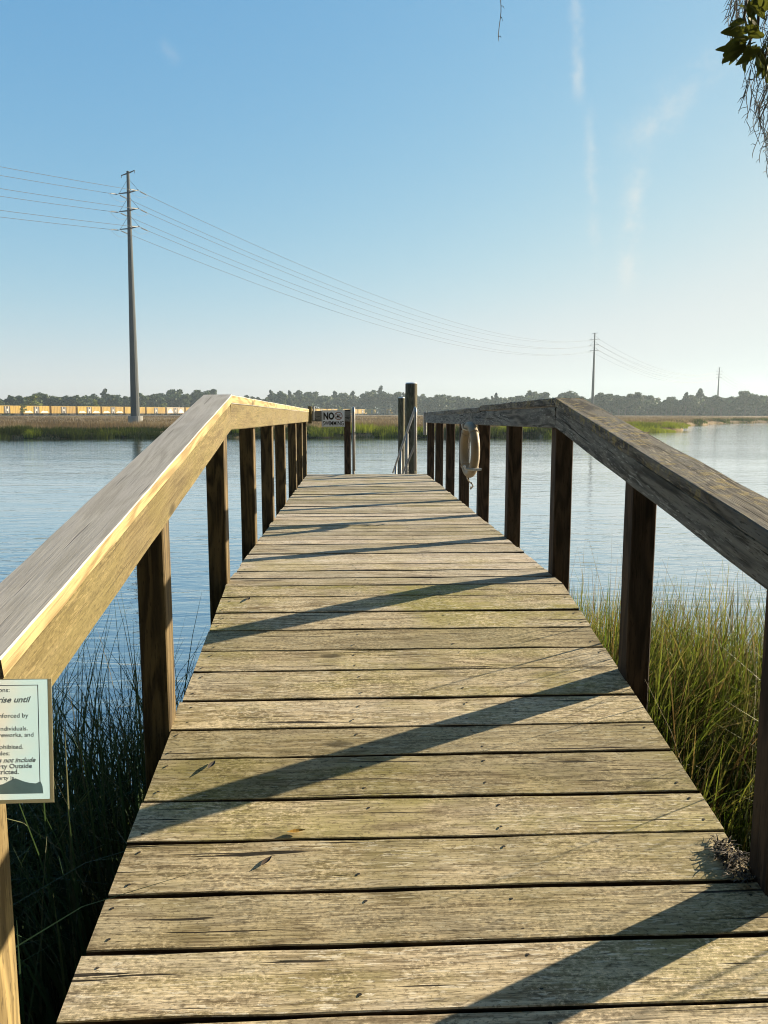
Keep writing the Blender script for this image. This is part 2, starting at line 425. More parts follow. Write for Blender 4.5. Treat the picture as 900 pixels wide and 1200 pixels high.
def bank_z(X, Y):
    t = np.clip((Y - 1.2 + .25*np.sin(X*.9) + .12*np.sin(X*2.3+1))/4.6, 0, 1); s = t*t*(3-2*t)
    return -.86 - .03*np.clip(2-Y, -1, 6) - s*1.25 + .05*np.sin(X*2.1+Y*1.3)*np.sin(Y*1.9-X*.7)
bk = grid_mesh('riverbank', np.linspace(-60, 60, 241), np.linspace(-60, 9, 139), bank_z, M['soil']); tag(bk, kind='structure')

SHORE = [(-1390, 70), (-300, 78), (-37, 80.5), (20, 82), (31, 92), (38, 102), (47, 110), (52, 119), (57, 136), (68, 155), (82, 176), (98, 198), (121, 219), (200, 258), (400, 330), (1390, 560)]
def shore_y(x):
    return np.interp(x, [p[0] for p in SHORE], [p[1] for p in SHORE]) + .9*np.sin(x*.45)+.6*np.sin(x*1.3+2)
def marsh_material():
    m, nt = mat_new('marsh_ground'); g = N(nt)
    out = g.n('ShaderNodeOutputMaterial'); b = g.n('ShaderNodeBsdfPrincipled')
    pos = g.n('ShaderNodeNewGeometry').outputs['Position']
    n1 = g.noise(pos, .06, 5, .6); n2 = g.noise(pos, 1.2, 4, .7)
    c = g.mix(g.sstep(n1, .35, .65), (.20, .14, .085), (.15, .11, .06)); c = g.mix(g.sstep(n2, .4, .7), c, (.25, .195, .115))
    g.l(c, b.inputs['Base Color']); b.inputs['Roughness'].default_value = .95; b.inputs['Specular IOR Level'].default_value = .05
    g.l(b.outputs[0], out.inputs[0]); return m
M['marsh'] = marsh_material()
def marsh_sheet():
    xs = np.unique(np.concatenate([np.linspace(-1390, -140, 40), np.linspace(-140, 260, 260), np.linspace(260, 1390, 40)]))
    ts = np.concatenate([np.linspace(0, 1, 6)**1*.004, np.linspace(.006, 1, 40)**1.6])
    V = []; 
    for t in ts:
        y0 = shore_y(xs); y = y0 + (1390-y0)*t
        d = y-y0
        z = WZ - .35 + 1.0*np.clip(d/2.0, 0, 1) + .75*np.clip((d-60)/250, 0, 1) + .05*np.sin(xs*.7+y*.5)*np.clip(d/3, 0, 1)
        V.append(np.stack([xs, y, z], 1))
    V = np.concatenate(V); nx, ny = len(xs), len(ts); i = np.arange(nx*ny).reshape(ny, nx)
    F = np.stack([i[:-1, :-1].ravel(), i[:-1, 1:].ravel(), i[1:, 1:].ravel(), i[1:, :-1].ravel()], 1)
    o = np_mesh('marsh', V, F, M['marsh']); tag(o, kind='structure')
marsh_sheet()
MZ = WZ + .65
def marsh_z(x, y):
    d = y - shore_y(x); return WZ - .35 + 1.0*np.clip(d/2.0, 0, 1) + .75*np.clip((d-60)/250, 0, 1)

# ------------------------------------------------------------------ grass
def blades(base, h, lean, leandir, width, seg=4, curl=1.0, var=None, facing=None):
    """base Nx3, h N, lean N (horizontal reach as share of h), leandir N, width N -> V,F,attr"""
    n = len(base); t = np.linspace(0, 1, seg+1)
    dx = np.cos(leandir); dy = np.sin(leandir)
    fa = leandir + np.pi/2 if facing is None else facing
    sx = np.cos(fa); sy = np.sin(fa)
    V = np.zeros((n, seg+1, 2, 3)); A = np.zeros((n, seg+1, 2, 3))
    for k, tt in enumerate(t):
        reach = lean*h*(tt**(1.0+curl)); z = h*tt*(1-.35*lean*tt**2)
        wd_ = width*(1-tt**1.8)*.5*(0.75+.25*min(1, tt*5)) + .0004
        cx = base[:, 0]+dx*reach; cy = base[:, 1]+dy*reach; cz = base[:, 2]+z
        for q, s in enumerate((-1, 1)):
            V[:, k, q, 0] = cx+sx*wd_*s; V[:, k, q, 1] = cy+sy*wd_*s; V[:, k, q, 2] = cz
        A[:, k, :, 1] = tt
    r1 = RNG.random(n) if var is None else var; r2 = RNG.random(n)
    A[:, :, :, 0] = r1[:, None, None]; A[:, :, :, 2] = r2[:, None, None]
    b = (np.arange(n)*(seg+1)*2)[:, None]; k = np.arange(seg)[None, :]*2
    F = np.stack([b+k, b+k+1, b+k+3, b+k+2], -1).reshape(-1, 4)
    return V.reshape(-1, 3), F, A.reshape(-1, 3)
def join_np(parts):
    Vs, Fs, As, off = [], [], [], 0
    for V, F, A in parts:
        Vs.append(V); Fs.append(F+off); As.append(A); off += len(V)
    return np.concatenate(Vs), np.concatenate(Fs), np.concatenate(As)

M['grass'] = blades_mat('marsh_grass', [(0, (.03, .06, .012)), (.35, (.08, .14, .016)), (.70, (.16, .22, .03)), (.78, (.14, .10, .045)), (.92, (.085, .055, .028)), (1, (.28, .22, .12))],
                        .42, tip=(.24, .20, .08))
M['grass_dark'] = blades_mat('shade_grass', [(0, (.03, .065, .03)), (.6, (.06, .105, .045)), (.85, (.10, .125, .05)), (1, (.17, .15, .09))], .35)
def near_grass():
    # right bank
    n = 66000
    x = 1.08 + RNG.random(n)**1.7*6.2; y = -.2 + RNG.random(n)*5.9
    clump = np.sin(x*5.1+y*3.3)+np.sin(x*2.3-y*4.7+1)
    keep = (y < 4.7 + .55*np.sin(x*1.7)+.3*np.sin(x*4.1) - .25*np.clip(1.8-x, 0, 2)) & (RNG.random(n) < .72+.18*clump)
    x, y = x[keep], y[keep]; n = len(x)
    z = bank_z(x, y) - .02
    edge = np.clip((y-3.4)/1.3, 0, 1)
    h = np.clip(RNG.normal(-.10, .17, n) - .30*edge - np.clip(2.3-x, 0, 1.2)*np.clip((3.2-y)/1.2, 0, 1)*.55 - z, .35, 1.65)
    lean = np.abs(RNG.normal(.25, .24, n)); ld = RNG.random(n)*6.283
    nearp = x < 1.55; ld = np.where(nearp, RNG.uniform(-1.3, 1.3, n), ld)
    P1 = blades(np.stack([x, y, z], 1), h, lean, ld, RNG.uniform(.005, .011, n)+.009*(RNG.random(n) < .35), 6, 1.4, facing=RNG.random(n)*6.283)
    # bent and broken dry stems
    n = 6500; x = 1.25+RNG.random(n)**1.2*5.5; y = -.2+RNG.random(n)*5.0; z = bank_z(x, y)
    P2 = blades(np.stack([x, y, z], 1), np.minimum(RNG.uniform(.5, 1.25, n), .05-z), RNG.uniform(.45, 1.0, n), np.where(x < 2.2, RNG.uniform(-1.4, 1.4, n), RNG.random(n)*6.283), RNG.uniform(.004, .009, n), 6, 1.8,
                var=RNG.uniform(.70, 1, n), facing=RNG.random(n)*6.283)
    # tall seed stalks standing above the rest
    n = 420; x = 1.15+RNG.random(n)*5.0; y = 2.2+RNG.random(n)*2.6; z = bank_z(x, y)
    P3 = blades(np.stack([x, y, z], 1), np.clip(RNG.uniform(-.1, .28, n)-z, .6, 2.0), RNG.uniform(.03, .25, n), RNG.random(n)*6.283, RNG.uniform(.004, .008, n), 5, 1.3,
                var=RNG.uniform(.66, .95, n), facing=RNG.random(n)*6.283)
    # low broad weeds beside the ramp
    n = 2600; x = 1.12+RNG.random(n)**1.4*2.2; y = 1.2+RNG.random(n)*2.9; z = bank_z(x, y)+.1
    P4 = blades(np.stack([x, y, z], 1), RNG.uniform(.25, .75, n)*(1+.35*np.clip(x-1.3, 0, 1)), RNG.uniform(.3, 1.0, n), np.where(x < 1.7, RNG.uniform(-1.5, 1.5, n), RNG.random(n)*6.283), RNG.uniform(.009, .019, n), 6, 1.4,
                var=RNG.uniform(0, .45, n), facing=RNG.random(n)*6.283)
    V, F, A = join_np([P1, P2, P3, P4])
    tag(np_mesh('marsh_grass', V, F, M['grass'], attr=A), 'tall sunlit green and straw marsh grass right of the ramp', 'grass', kind='stuff')
    # left bank
    n = 15000
    x = -.72 - RNG.random(n)**1.2*5.0; y = -.2+RNG.random(n)*5.6
    keep = (y < 4.05 + .4*np.sin(x*1.9+.4)+.3*np.sin(x*5.1)) ; x, y = x[keep], y[keep]; n = len(x)
    z = bank_z(x, y)-.02
    h = np.clip(RNG.normal(-.38, .16, n) - .2*np.clip((y-3)/1., 0, 1) - z, .25, 1.4)
    P1 = blades(np.stack([x, y, z], 1), h, np.abs(RNG.normal(.35, .25, n)), np.where(x > -.95, math.pi+RNG.uniform(-1.5, 1.5, n), RNG.random(n)*6.283), RNG.uniform(.005, .012, n), 5, 1.2, facing=RNG.random(n)*6.283)
    n = 450; x = -.75-RNG.random(n)*2.2; y = 2.6+RNG.random(n)*1.5; z = bank_z(x, y)
    P2 = blades(np.stack([x, y, z], 1), np.clip(RNG.uniform(-.35, .08, n)-z, .4, 1.9), RNG.uniform(.05, .45, n), RNG.random(n)*6.283, RNG.uniform(.004, .008, n), 6, 1.4, facing=RNG.random(n)*6.283)
    n = 1500; x = -.75-RNG.random(n)*1.6; y = .3+RNG.random(n)*3.2; z = bank_z(x, y)
    P3 = blades(np.stack([x, y, z], 1), RNG.uniform(.3, .75, n), RNG.uniform(.5, 1.2, n), np.where(x > -1.15, math.pi+RNG.uniform(-1.5, 1.5, n), RNG.random(n)*6.283), RNG.uniform(.010, .022, n), 6, 1.6, facing=RNG.random(n)*6.283)
    V, F, A = join_np([P1, P2, P3])
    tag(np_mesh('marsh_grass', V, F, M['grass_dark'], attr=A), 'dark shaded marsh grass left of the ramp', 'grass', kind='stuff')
near_grass()

M['shore_green'] = blades_mat('shore_cordgrass', [(0, (.02, .032, .010)), (.45, (.045, .062, .014)), (.75, (.15, .19, .022)), (1, (.24, .27, .03))], .4)
M['reed'] = blades_mat('dry_reed', [(0, (.12, .085, .05)), (.5, (.21, .15, .09)), (1, (.32, .25, .15))], .3)
def far_grass():
    def tufts(cx, cy, cz, rad, hh, nb, wid, var, spread=.6):
        n = len(cx); I = np.repeat(np.arange(n), nb)
        a = RNG.random(n*nb)*6.283; r = np.sqrt(RNG.random(n*nb))*rad[I]
        base = np.stack([cx[I]+np.cos(a)*r, cy[I]+np.sin(a)*r, cz[I]], 1)
        h = hh[I]*(1-.55*(r/rad[I])**2)*RNG.uniform(.75, 1.1, n*nb)
        v = np.clip(var[I]+RNG.normal(0, .12, n*nb), 0, 1)
        return blades(base, h, np.abs(RNG.normal(.25, .2, n*nb)), a, np.full(n*nb, wid), 2, 1.0, v, facing=RNG.uniform(-.7, .7, n*nb))
    # green fringe on the water's edge, in rounded clumps
    parts = []
    n = 1300; x = RNG.uniform(-62, 34, n); d = RNG.random(n)**1.3*5.0+.2; y = shore_y(x)+d
    parts.append(tufts(x, y, marsh_z(x, y)-.1, RNG.uniform(.5, .95, n), RNG.uniform(.55, .85, n), 30, .05, np.clip(.12+RNG.normal(0, .1, n), 0, 1)))
    xc = np.arange(-62, 34, 1.55); n = len(xc); xc = xc+RNG.normal(0, .5, n); yc = shore_y(xc)+RNG.uniform(.5, 2.4, n)
    br = np.clip(RNG.normal(.30, .24, n)+.38*((xc > -8) & (RNG.random(n) < .5)), 0, .95)
    parts.append(tufts(xc, yc, marsh_z(xc, yc)-.15, RNG.uniform(.9, 1.9, n), RNG.uniform(.95, 1.45, n), 420, .05, br))
    # bright clumps on the point at right
    n = 46; s = RNG.random(n); x = 35+s*18+RNG.normal(0, .6, n); y = shore_y(x)+.6+RNG.random(n)*5.0
    parts.append(tufts(x, y, marsh_z(x, y)-.1, RNG.uniform(1.0, 2.4, n), RNG.uniform(.6, 1.15, n), 380, .06, RNG.uniform(.62, 1, n)))
    # darker clumps along the receding shore
    n = 420; x = 56+RNG.random(n)*85; k = np.sin(x*.42)+.5*np.sin(x*.9); x = x[k > -.35]; n = len(x); y = shore_y(x)+.3+RNG.random(n)*7
    parts.append(tufts(x, y, marsh_z(x, y)-.1, RNG.uniform(.8, 1.6, n), RNG.uniform(.8, 1.25, n), 26, .10, RNG.uniform(.05, .55, n)))
    V, F, A = join_np(parts)
    tag(np_mesh('shore_grass', V, F, M['shore_green'], attr=A), 'green cordgrass fringe in clumps along the far water edge', 'grass', kind='stuff')
    parts = []
    n = 3000; x = RNG.uniform(-80, 45, n); d = 4.5+RNG.random(n)**1.6*70; y = shore_y(x)+d; x = x*(y/85)**.8
    y = np.maximum(y, shore_y(x)+3.5)
    parts.append(tufts(x, y, marsh_z(x, y)-.1, RNG.uniform(.8, 1.7, n), RNG.uniform(.85, 1.25, n), 16, .07, np.clip(.5+.35*np.sin(x*.16+y*.1)+RNG.normal(0, .15, n), 0, 1)))
    n = 2600; x = RNG.uniform(20, 190, n); y = shore_y(x)+3+RNG.random(n)**1.5*170
    parts.append(tufts(x, y, marsh_z(x, y)-.1, RNG.uniform(1, 2.4, n), RNG.uniform(.7, 1.1, n), 14, .11, np.clip(.45+.3*np.sin(x*.11+y*.06)+RNG.normal(0, .15, n), 0, 1)))
    n = 2500; x = RNG.uniform(-150, 120, n); y = 160+RNG.random(n)*190
    parts.append(tufts(x, y, marsh_z(x, y)-.1, RNG.uniform(1.5, 3, n), RNG.uniform(.7, 1.0, n), 12, .14, np.clip(.5+.3*np.sin(x*.07+y*.05)+RNG.normal(0, .15, n), 0, 1)))
    V, F, A = join_np(parts)
    tag(np_mesh('marsh_reeds', V, F, M['reed'], attr=A), 'brown dry reeds covering the flat marsh across the river', 'reeds', kind='stuff')
far_grass()

# ------------------------------------------------------------------ pier
KY, SL = 3.575, .1945
XL, XR = -.597, 1.005
rampdir = Vector((0, 1, SL)).normalized(); rampup = Vector((0, -SL, 1)).normalized()
def rz(y): return (y-KY)*SL if y < KY else 0.0
pier = thing('wooden_pier', 'weathered wooden pier with a ramp rising to a flat plank deck over the water', 'pier', (.2, 0, -1.0))
meas = [1.433, 1.596, 1.752, 1.927, 2.09, 2.285, 2.435, 2.605, 2.797, 2.955, 3.130, 3.29, 3.45]
ys = [1.433 - .165*k - .004*random.uniform(-1, 1) for k in range(14, 0, -1)] + meas + [KY+.004]
def nails(mb, y0, y1, zf):
    for xn in (XL+.035, .02+random.uniform(-.012, .012), .40+random.uniform(-.012, .012), XR-.035):
        for fy in (.24, .76):
            if random.random() < .12: continue
            y = y0+(y1-y0)*(fy+random.uniform(-.06, .06)); x = xn+random.uniform(-.012, .012)
            c = Vector((x, y, zf(y)+.0012)); n = 7; r = .0046
            mb.add([c+Vector((math.cos(q*6.283/n)*r, math.sin(q*6.283/n)*r, 0)) for q in range(n)], [tuple(range(n))], 1)
mb = MB()
for y0, y1 in zip(ys[:-1], ys[1:]):
    gp = random.uniform(.002, .0062); ym = (y0+y1)/2; wl = (y1-y0)/math.cos(math.atan(SL)) - 2*gp
    dz = random.uniform(-.002, .002); sk = random.uniform(-.003, .003)
    P = Vector((0, ym, rz(ym))) - rampup*(.019-dz)
    a = P+Vector((XL-random.uniform(0, .012)+.004, sk, sk*SL)); b_ = P+Vector((XR+random.uniform(0, .010)-.002, -sk, -sk*SL))
    mb.board(a, b_, rampdir, rampup, wl, .038, 18, .0025, .0034, side=2)
    nails(mb, y0, y1, lambda y: rz(y)+dz)
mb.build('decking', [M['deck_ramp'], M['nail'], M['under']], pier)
mb = MB(); y = KY+.010
while y < 10.2:
    w_ = random.choice([.158, .164, .164, .166, .17, .10 if random.random() < .25 else .165]); gp = random.uniform(.006, .012)
    dz = random.uniform(-.004, .003); sk = random.uniform(-.004, .004)
    mb.board((XL-random.uniform(0, .014)+.004, y+w_/2+sk, -.019+dz), (XR+random.uniform(0, .012)-.002, y+w_/2-sk, -.019+dz), (0, 1, 0), (0, 0, 1), w_-gp, .038, 14, .004, .003, side=2)
    nails(mb, y, y+w_, lambda yy: dz); y += w_
END = y
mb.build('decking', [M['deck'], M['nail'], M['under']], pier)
for x in (XL+.03, .2, XR-.03):
    mb = MB(); mb.board((x, KY, -.135), (x, END-.02, -.135), (1, 0, 0), (0, 0, 1), .045, .19, 4, .003); mb.build('stringer', M['under'], pier)
    mb = MB(); mb.board((x, -.8, rz(-.8)-.139), (x, KY-.01, rz(KY-.01)-.139), (1, 0, 0), rampup, .045, .19, 4, .003); mb.build('stringer', M['under'], pier)
for yb in (.6, 2.45, 3.68, 5.9, 8.2, END-.12):
    mb = MB(); zt = rz(yb)-.238; mb.board((XL+.005, yb, zt-.10), (XR-.005, yb, zt-.10), (0, 1, 0), (0, 0, 1), .09, .19, 3, .004); mb.build('cross_beam', M['under'], pier)
mb = MB(); mb.board((XL, END+.022, -.07), (XR, END+.022, -.07), (0, 0, 1), (0, 1, 0), .14, .036, 4, .004, .002); mb.build('end_board', M['deck'], pier)

# ------------------------------------------------------------------ railings
KR = 3.64                                    # rails change slope here
def rail_parts(root, xi, s, ztop0, zslope, m_f, m_cap, m_post, post_ys, y0, cap_w, capjoint=None, jit=.002, m_side=None, fh=.124, rsl=SL):
    """xi = inner face of the side board, s = +1 when outwards is +x"""
    ft, ct = .035, .038
    ztop = lambda y: ztop0 + (zslope*(y-KR) if y > KR else rsl*(y-KR))
    yend = END+.02
    xf = xi+s*ft/2; xc = xi-s*.005+s*cap_w/2
    ks = (KR, yend); mdir = (0, 1, zslope)
    # side boards
    def fb(ya, yb, up, name):
        mb = MB(); za, zb = ztop(ya)-ct-fh/2, ztop(yb)-ct-fh/2
        mb.board((xf, ya, za), (xf, yb, zb), up, (1, 0, 0), fh, ft, 16, .004, jit); return mb.build(name, m_f, root)
    ru = Vector((0, -rsl, 1)).normalized()
    fb(KR+.004, yend, (0, 0, 1), 'side_board'); fb(y0+.02, KR-.002, ru, 'side_board')
    def cb(ya, yb, up, dz=0.0, wv=0.0):
        mb = MB(); za, zb = ztop(ya)-ct/2+dz, ztop(yb)-ct/2+dz
        mb.board((xc, ya, za), (xc+wv, yb, zb), (1, 0, 0), up, cap_w, ct, 18, .003, jit*1.3, end=1, side=2); return mb.build('rail_cap', [m_cap, M['under'], m_side or m_cap], root)
    if capjoint:
        cb(KR+.006, capjoint, (0, 0, 1), .006); cb(capjoint+.008, yend+.02, (0, 0, 1), -.006)
    else: cb(KR+.004, yend+.02, (0, 0, 1))
    cb(y0, KR+.012, ru, .003)
    for k, (ya, tilt) in enumerate(post_ys):
        zt = ztop(ya)-ct-.004; xp = xi+s*(ft+.046); zb = -2.3
        zt2 = zt - (.012 if ya < KR else 0)
        mb = MB(); mb.board((xp+tilt*.3, ya+tilt, zb), (xp, ya, zt2), (1, 0, 0), (0, 1, 0), .088, .088, 10, .004, .0015); mb.build('post', m_post[k] if isinstance(m_post, list) else m_post, root)
left = thing('wooden_railing', 'left handrail of the pier with a grey cap and sunlit yellow side board', 'railing', (-.64, 1.2, -1.0))
right = thing('wooden_railing', 'right handrail of the pier, dark weathered wood with lichen on its cap', 'railing', (1.05, 1.2, -1.0))
lp = [(1.235, .0), (2.475, .005), (3.685, .0), (4.78, .012), (5.89, -.01), (6.96, .008), (8.37, .0), (9.40, .006), (10.26, .0)]
rp = [(1.745, .0), (2.735, .004), (3.80, .0), (4.945, .012), (6.095, .01), (7.147, .05), (8.17, .02), (9.20, .0), (10.20, .0)]
rail_parts(left, -.562, -1, .893, -.004, M['fascia_l'], M['cap_l'], [M['post_sunlit']]+[M['post_l']]*8, lp, 1.205, .132, m_side=M['cap_side'])
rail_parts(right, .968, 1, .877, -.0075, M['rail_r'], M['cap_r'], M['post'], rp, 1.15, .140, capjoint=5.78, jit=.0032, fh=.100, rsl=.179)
# cleat nailed on the nearest right post
mb = MB(); mb.board((1.047, 1.680, .06), (1.047, 1.680, .36), (1, 0, 0), (0, 1, 0), .085, .036, 4, .004, .001); mb.build('cleat', M['post_l'], right)
# end bar and its post, hinge plates at the rail ends
mb = MB(); mb.board((-.56, END-.02, .775), (-.012, END-.02, .775), (0, 0, 1), (0, 1, 0), .138, .038, 6, .004, .002); mb.build('crossbar', M['rail_r'], left)
mb = MB(); mb.board((-.056, END+.045, -2.3), (-.056, END+.045, .862), (1, 0, 0), (0, 1, 0), .088, .088, 6, .004, .001); mb.build('post', M['post'], left)
def plate(x, y, z0, z1, w, root, mat):
    mb = MB(); mb.board((x, y, z0), (x, y, z1), (1, 0, 0), (0, 1, 0), w, .012, 1, .002)
    for z in (z0+.04, (z0+z1)/2, z1-.04): mb.tube([(x, y-.006, z), (x, y-.016, z)], .008, 6)
    mb.build('hinge_plate', mat, root)
plate(.975, END-.035, .53, .835, .042, right, M['galv'])
mb = MB(); mb.board((-.548, END-.06, .68), (-.548, END-.06, .905), (1, 0, 0), (0, 1, 0), .05, .06, 2, .003); mb.build('end_block', M['fascia_l'], left)
plate(-.500, END-.045, .72, .905, .03, left, M['galv'])

# debris at the foot of the nearest right post
def debris():
    n = 240; a = RNG.random(n)*6.283; r = RNG.random(n)**.8*.085
    x = .975+np.cos(a)*r*.5; y = 1.81+np.sin(a)*r; z = (y-KY)*SL+.004+RNG.random(n)*.014*(1-r/.13)
    V, F, A = blades(np.stack([x, y, z], 1), RNG.uniform(.006, .018, n), RNG.uniform(1, 3.0, n), RNG.random(n)*6.283, RNG.uniform(.003, .007, n), 3, 1.0, var=RNG.uniform(.0, 1, n))
    m = blades_mat('dead_litter', [(0, (.02, .016, .01)), (.85, (.06, .042, .026)), (1, (.25, .2, .13))], .1)
    tag(np_mesh('grass_litter', V, F, m, attr=A), 'dead grass litter at the foot of the nearest right post', 'litter', kind='stuff')
debris()
def fallen_leaf(u, v, L, rot, col, label, cat='leaf', name='fallen_leaf', thin=.35):
    r = ray(u, v); t = ((0-KY)*SL-HC)/(r.z-SL*r.y)
    if (r*t).y > KY: t = -HC/r.z
    P = Vector((0, 0, HC))+r*t
    mb = MB(); pts = []; n = 6
    ax = Vector((math.cos(rot), math.sin(rot), 0)); ay = Vector((-math.sin(rot), math.cos(rot), 0))
    for k in range(n+1):
        q = k/n; wdt = L*thin*math.sin(math.pi*min(.97, max(.03, q)))*.5; z = .003+.25*L*(q-.4)**2
        c = ax*(q-.5)*L+Vector((0, 0, z))
        pts.append((c-ay*wdt+Vector((0, 0, wdt*.4)), c, c+ay*wdt+Vector((0, 0, wdt*.4))))
    for k in range(n):
        for j in (0, 1):
            A = [pts[k][j], pts[k][j+1], pts[k+1][j+1], pts[k+1][j]]
            mb.add([P+p for p in A] , [(0, 1, 2, 3)])
    m = simple('leaf_'+cat, col, .7, 0, .2, 60)
    o = mb.build(name, m); tag(o, label, cat)
fallen_leaf(347, 976, .05, .1, (.42, .24, .04), 'small orange yellow leaf caught between two planks of the ramp')
fallen_leaf(312, 1011, .045, 1.0, (.045, .03, .02), 'dark curled dead leaf lying on the ramp plank left of centre')
fallen_leaf(248, 898, .05, 1.3, (.05, .04, .03), 'dark dead leaf near the left edge of the ramp')
fallen_leaf(291, 703, .05, 1.5, (.05, .04, .025), 'dark dead leaf at the left edge near the top of the ramp')

# ------------------------------------------------------------------ text
def text_mesh(s, size, bold=0.0, shear=0.0, align='LEFT', space=1.0):
    cu = bpy.data.curves.new('lettering', 'FONT'); cu.body = s; cu.size = size; cu.offset = bold; cu.shear = shear
    cu.align_x = align; cu.space_character = space; cu.resolution_u = 3; cu.extrude = .0006
    o = bpy.data.objects.new('lettering', cu); COL.objects.link(o)
    bpy.context.view_layer.update(); dg = bpy.context.evaluated_depsgraph_get()
    me = bpy.data.meshes.new_from_object(o.evaluated_get(dg))
    bpy.data.objects.remove(o); return me
def lettering(parent, items, mat, y):
    """items: (text, x, z, size, bold, shear, align, xscale) in the sign's own frame, facing -Y"""
    V, F = [], []
    for s, x, z, size, bold, shear, align, xs in items:
        me = text_mesh(s, size, bold, shear, align); b = len(V)
        V += [(x+v.co.x*xs, y-v.co.z, z+v.co.y) for v in me.vertices]; F += [tuple(b+i for i in p.vertices) for p in me.polygons]
        bpy.data.meshes.remove(me)
    me = bpy.data.meshes.new('lettering'); me.from_pydata(V, [], F); me.materials.append(mat)
    o = bpy.data.objects.new('lettering', me); link(o, parent); return o
def local_build(mb, name, mat, parent):
    me = bpy.data.meshes.new(name); me.from_pydata(mb.v, [], mb.f)
    for m in (mat if isinstance(mat, list) else [mat]): me.materials.append(m)
    me.polygons.foreach_set('material_index', mb.m)
    o = bpy.data.objects.new(name, me); link(o, parent); return o

# rules notice on the nearest left post
rs = thing('notice', 'laminated mint and cream rules notice on the nearest left post', 'sign', (-.6180, 1.176, .2990), 0)
rs.scale = (.96, 1, .93); rs.rotation_euler = (R(-2), R(1.2), R(3))
mb = MB()                                               # frame round the translucent sheet, one continuous ring
o4 = [(-.147, -.113), (.1485, -.113), (.1485, .1045), (-.147, .1045)]; i4 = [(-.141, -.1065), (.1425, -.1065), (.1425, .1035), (-.141, .1035)]
for ya, yb in ((-.0019, -.0012),):
    P = [(x, y, z) for y in (ya, yb) for q in (o4, i4) for x, z in q]
    F = []
    for k in range(4):
        j = (k+1) % 4
        F += [(k, j, 4+j, 4+k), (8+j, 8+k, 12+k, 12+j), (k, 8+k, 8+j, j), (4+k, 4+j, 12+j, 12+k)]
    mb.add(P, F)
local_build(mb, 'frame', M['plexi'], rs)
mb = MB(); mb.add([(-.142, -.0015, -.107), (.143, -.0015, -.107), (.143, -.0015, .104), (-.142, -.0015, .104)], [(0, 1, 2, 3)]); local_build(mb, 'paper_sheet', M['sheet'], rs)
mb = MB()
for x0, x1, z0, z1 in ((.1265, .1277, -.077, .094), (-.128, .1277, .0935, .0945)): mb.box(x0, x1, -.0034, -.0024, z0, z1, .0001)
local_build(mb, 'border_line', M['ink'], rs)
S_ = 1.0
lettering(rs, [
    ('Regulations:', .083, .0825, .0108, 0, 0, 'RIGHT', 1), ('Sunrise until', .113, .0645, .0142, .00022, .35, 'RIGHT', 1),
    ('Fully Enforced by', .111, .038, .0108, 0, 0, 'RIGHT', 1), ('Permitted individuals.', .110, .0155, .0105, 0, 0, 'RIGHT', 1),
    ('Alcohol, Fireworks, and', .119, .0045, .0105, 0, 0, 'RIGHT', 1), ('Is Prohibited.', .102, -.0165, .0108, 0, 0, 'RIGHT', 1),
    ('Rules;', .080, -.0275, .0105, 0, 0, 'RIGHT', 1), ('it does not include', .120, -.040, .0112, .00016, .35, 'RIGHT', 1),
    ('Property Outside', .115, -.0505, .0112, .0001, .0, 'RIGHT', 1), ('Restricted.', .094, -.0605, .0112, .0001, .0, 'RIGHT', 1),
    ('Property is', .086, -.0705, .0100, 0, .0, 'RIGHT', 1)], M['ink'], -.0026)
mb = MB(); pts = [(-.13, -.094), (.132, -.096), (.131, -.083), (.128, -.0745), (.120, -.078), (.110, -.0765), (.103, -.0745), (.096, -.0715), (.088, -.068), (.078, -.0725), (.068, -.078), (.055, -.080), (.035, -.078), (.0, -.082), (-.04, -.078), (-.09, -.083), (-.13, -.08)]
mb.add([(x, -.0028, z) for x, z in pts], [tuple(range(len(pts)))]); local_build(mb, 'backlit_shadow', M['sheet_shadow'], rs)  # shadow on the back of the sheet, painted as a grey shape

# no swimming sign on the end bar
ns = thing('sign', 'white NO SWIMMING sign on the bar at the far end of the deck', 'sign', (-.241, END-.044, .745))
mb = MB(); mb.box(-.153, .153, -.0015, .0015, -.107, .107, .003); local_build(mb, 'panel', M['signwhite'], ns)
mb = MB()
for x0, x1, z0, z1 in ((-.147, .147, .098, .101), (-.147, .147, -.101, -.098), (-.147, -.144, -.098, .098), (.144, .147, -.098, .098)): mb.box(x0, x1, -.0028, -.0018, z0, z1, .0001)
local_build(mb, 'border_line', M['black'], ns)
lettering(ns, [('NO', -.133, -.010, .124, .006, 0, 'LEFT', .72), ('SWIMMING', 0, -.089, .080, .0017, 0, 'CENTER', .68)], M['black'], -.002)
mb = MB(); n = 28; cx, cz = .068, .034
for k in range(n):
    a, b_ = k*6.283/n, (k+1)*6.283/n
    mb.add([(cx+math.cos(q)*r_, -.0026, cz+math.sin(q)*r_) for q, r_ in ((a, .053), (b_, .053), (b_, .044), (a, .044))], [(0, 1, 2, 3)])
s_ = .7071; dxy = .048*s_; tq = .0045*s_
mb.add([(cx-dxy-tq, -.0029, cz+dxy-tq), (cx+dxy-tq, -.0029, cz-dxy-tq), (cx+dxy+tq, -.0029, cz-dxy+tq), (cx-dxy+tq, -.0029, cz+dxy+tq)], [(0, 1, 2, 3)])
local_build(mb, 'prohibition_ring', M['signred'], ns)
mb = MB(); n = 12
mb.add([(cx+.018+math.cos(k*6.283/n)*.009, -.0023, cz+.012+math.sin(k*6.283/n)*.009) for k in range(n)], [tuple(range(n))])
mb.add([(cx+p, -.0023, cz+q) for p, q in ((-.030, -.012), (-.002, .020), (.006, .015), (-.004, .003), (.018, -.008), (.020, -.014), (-.02, -.016))], [tuple(range(7))])
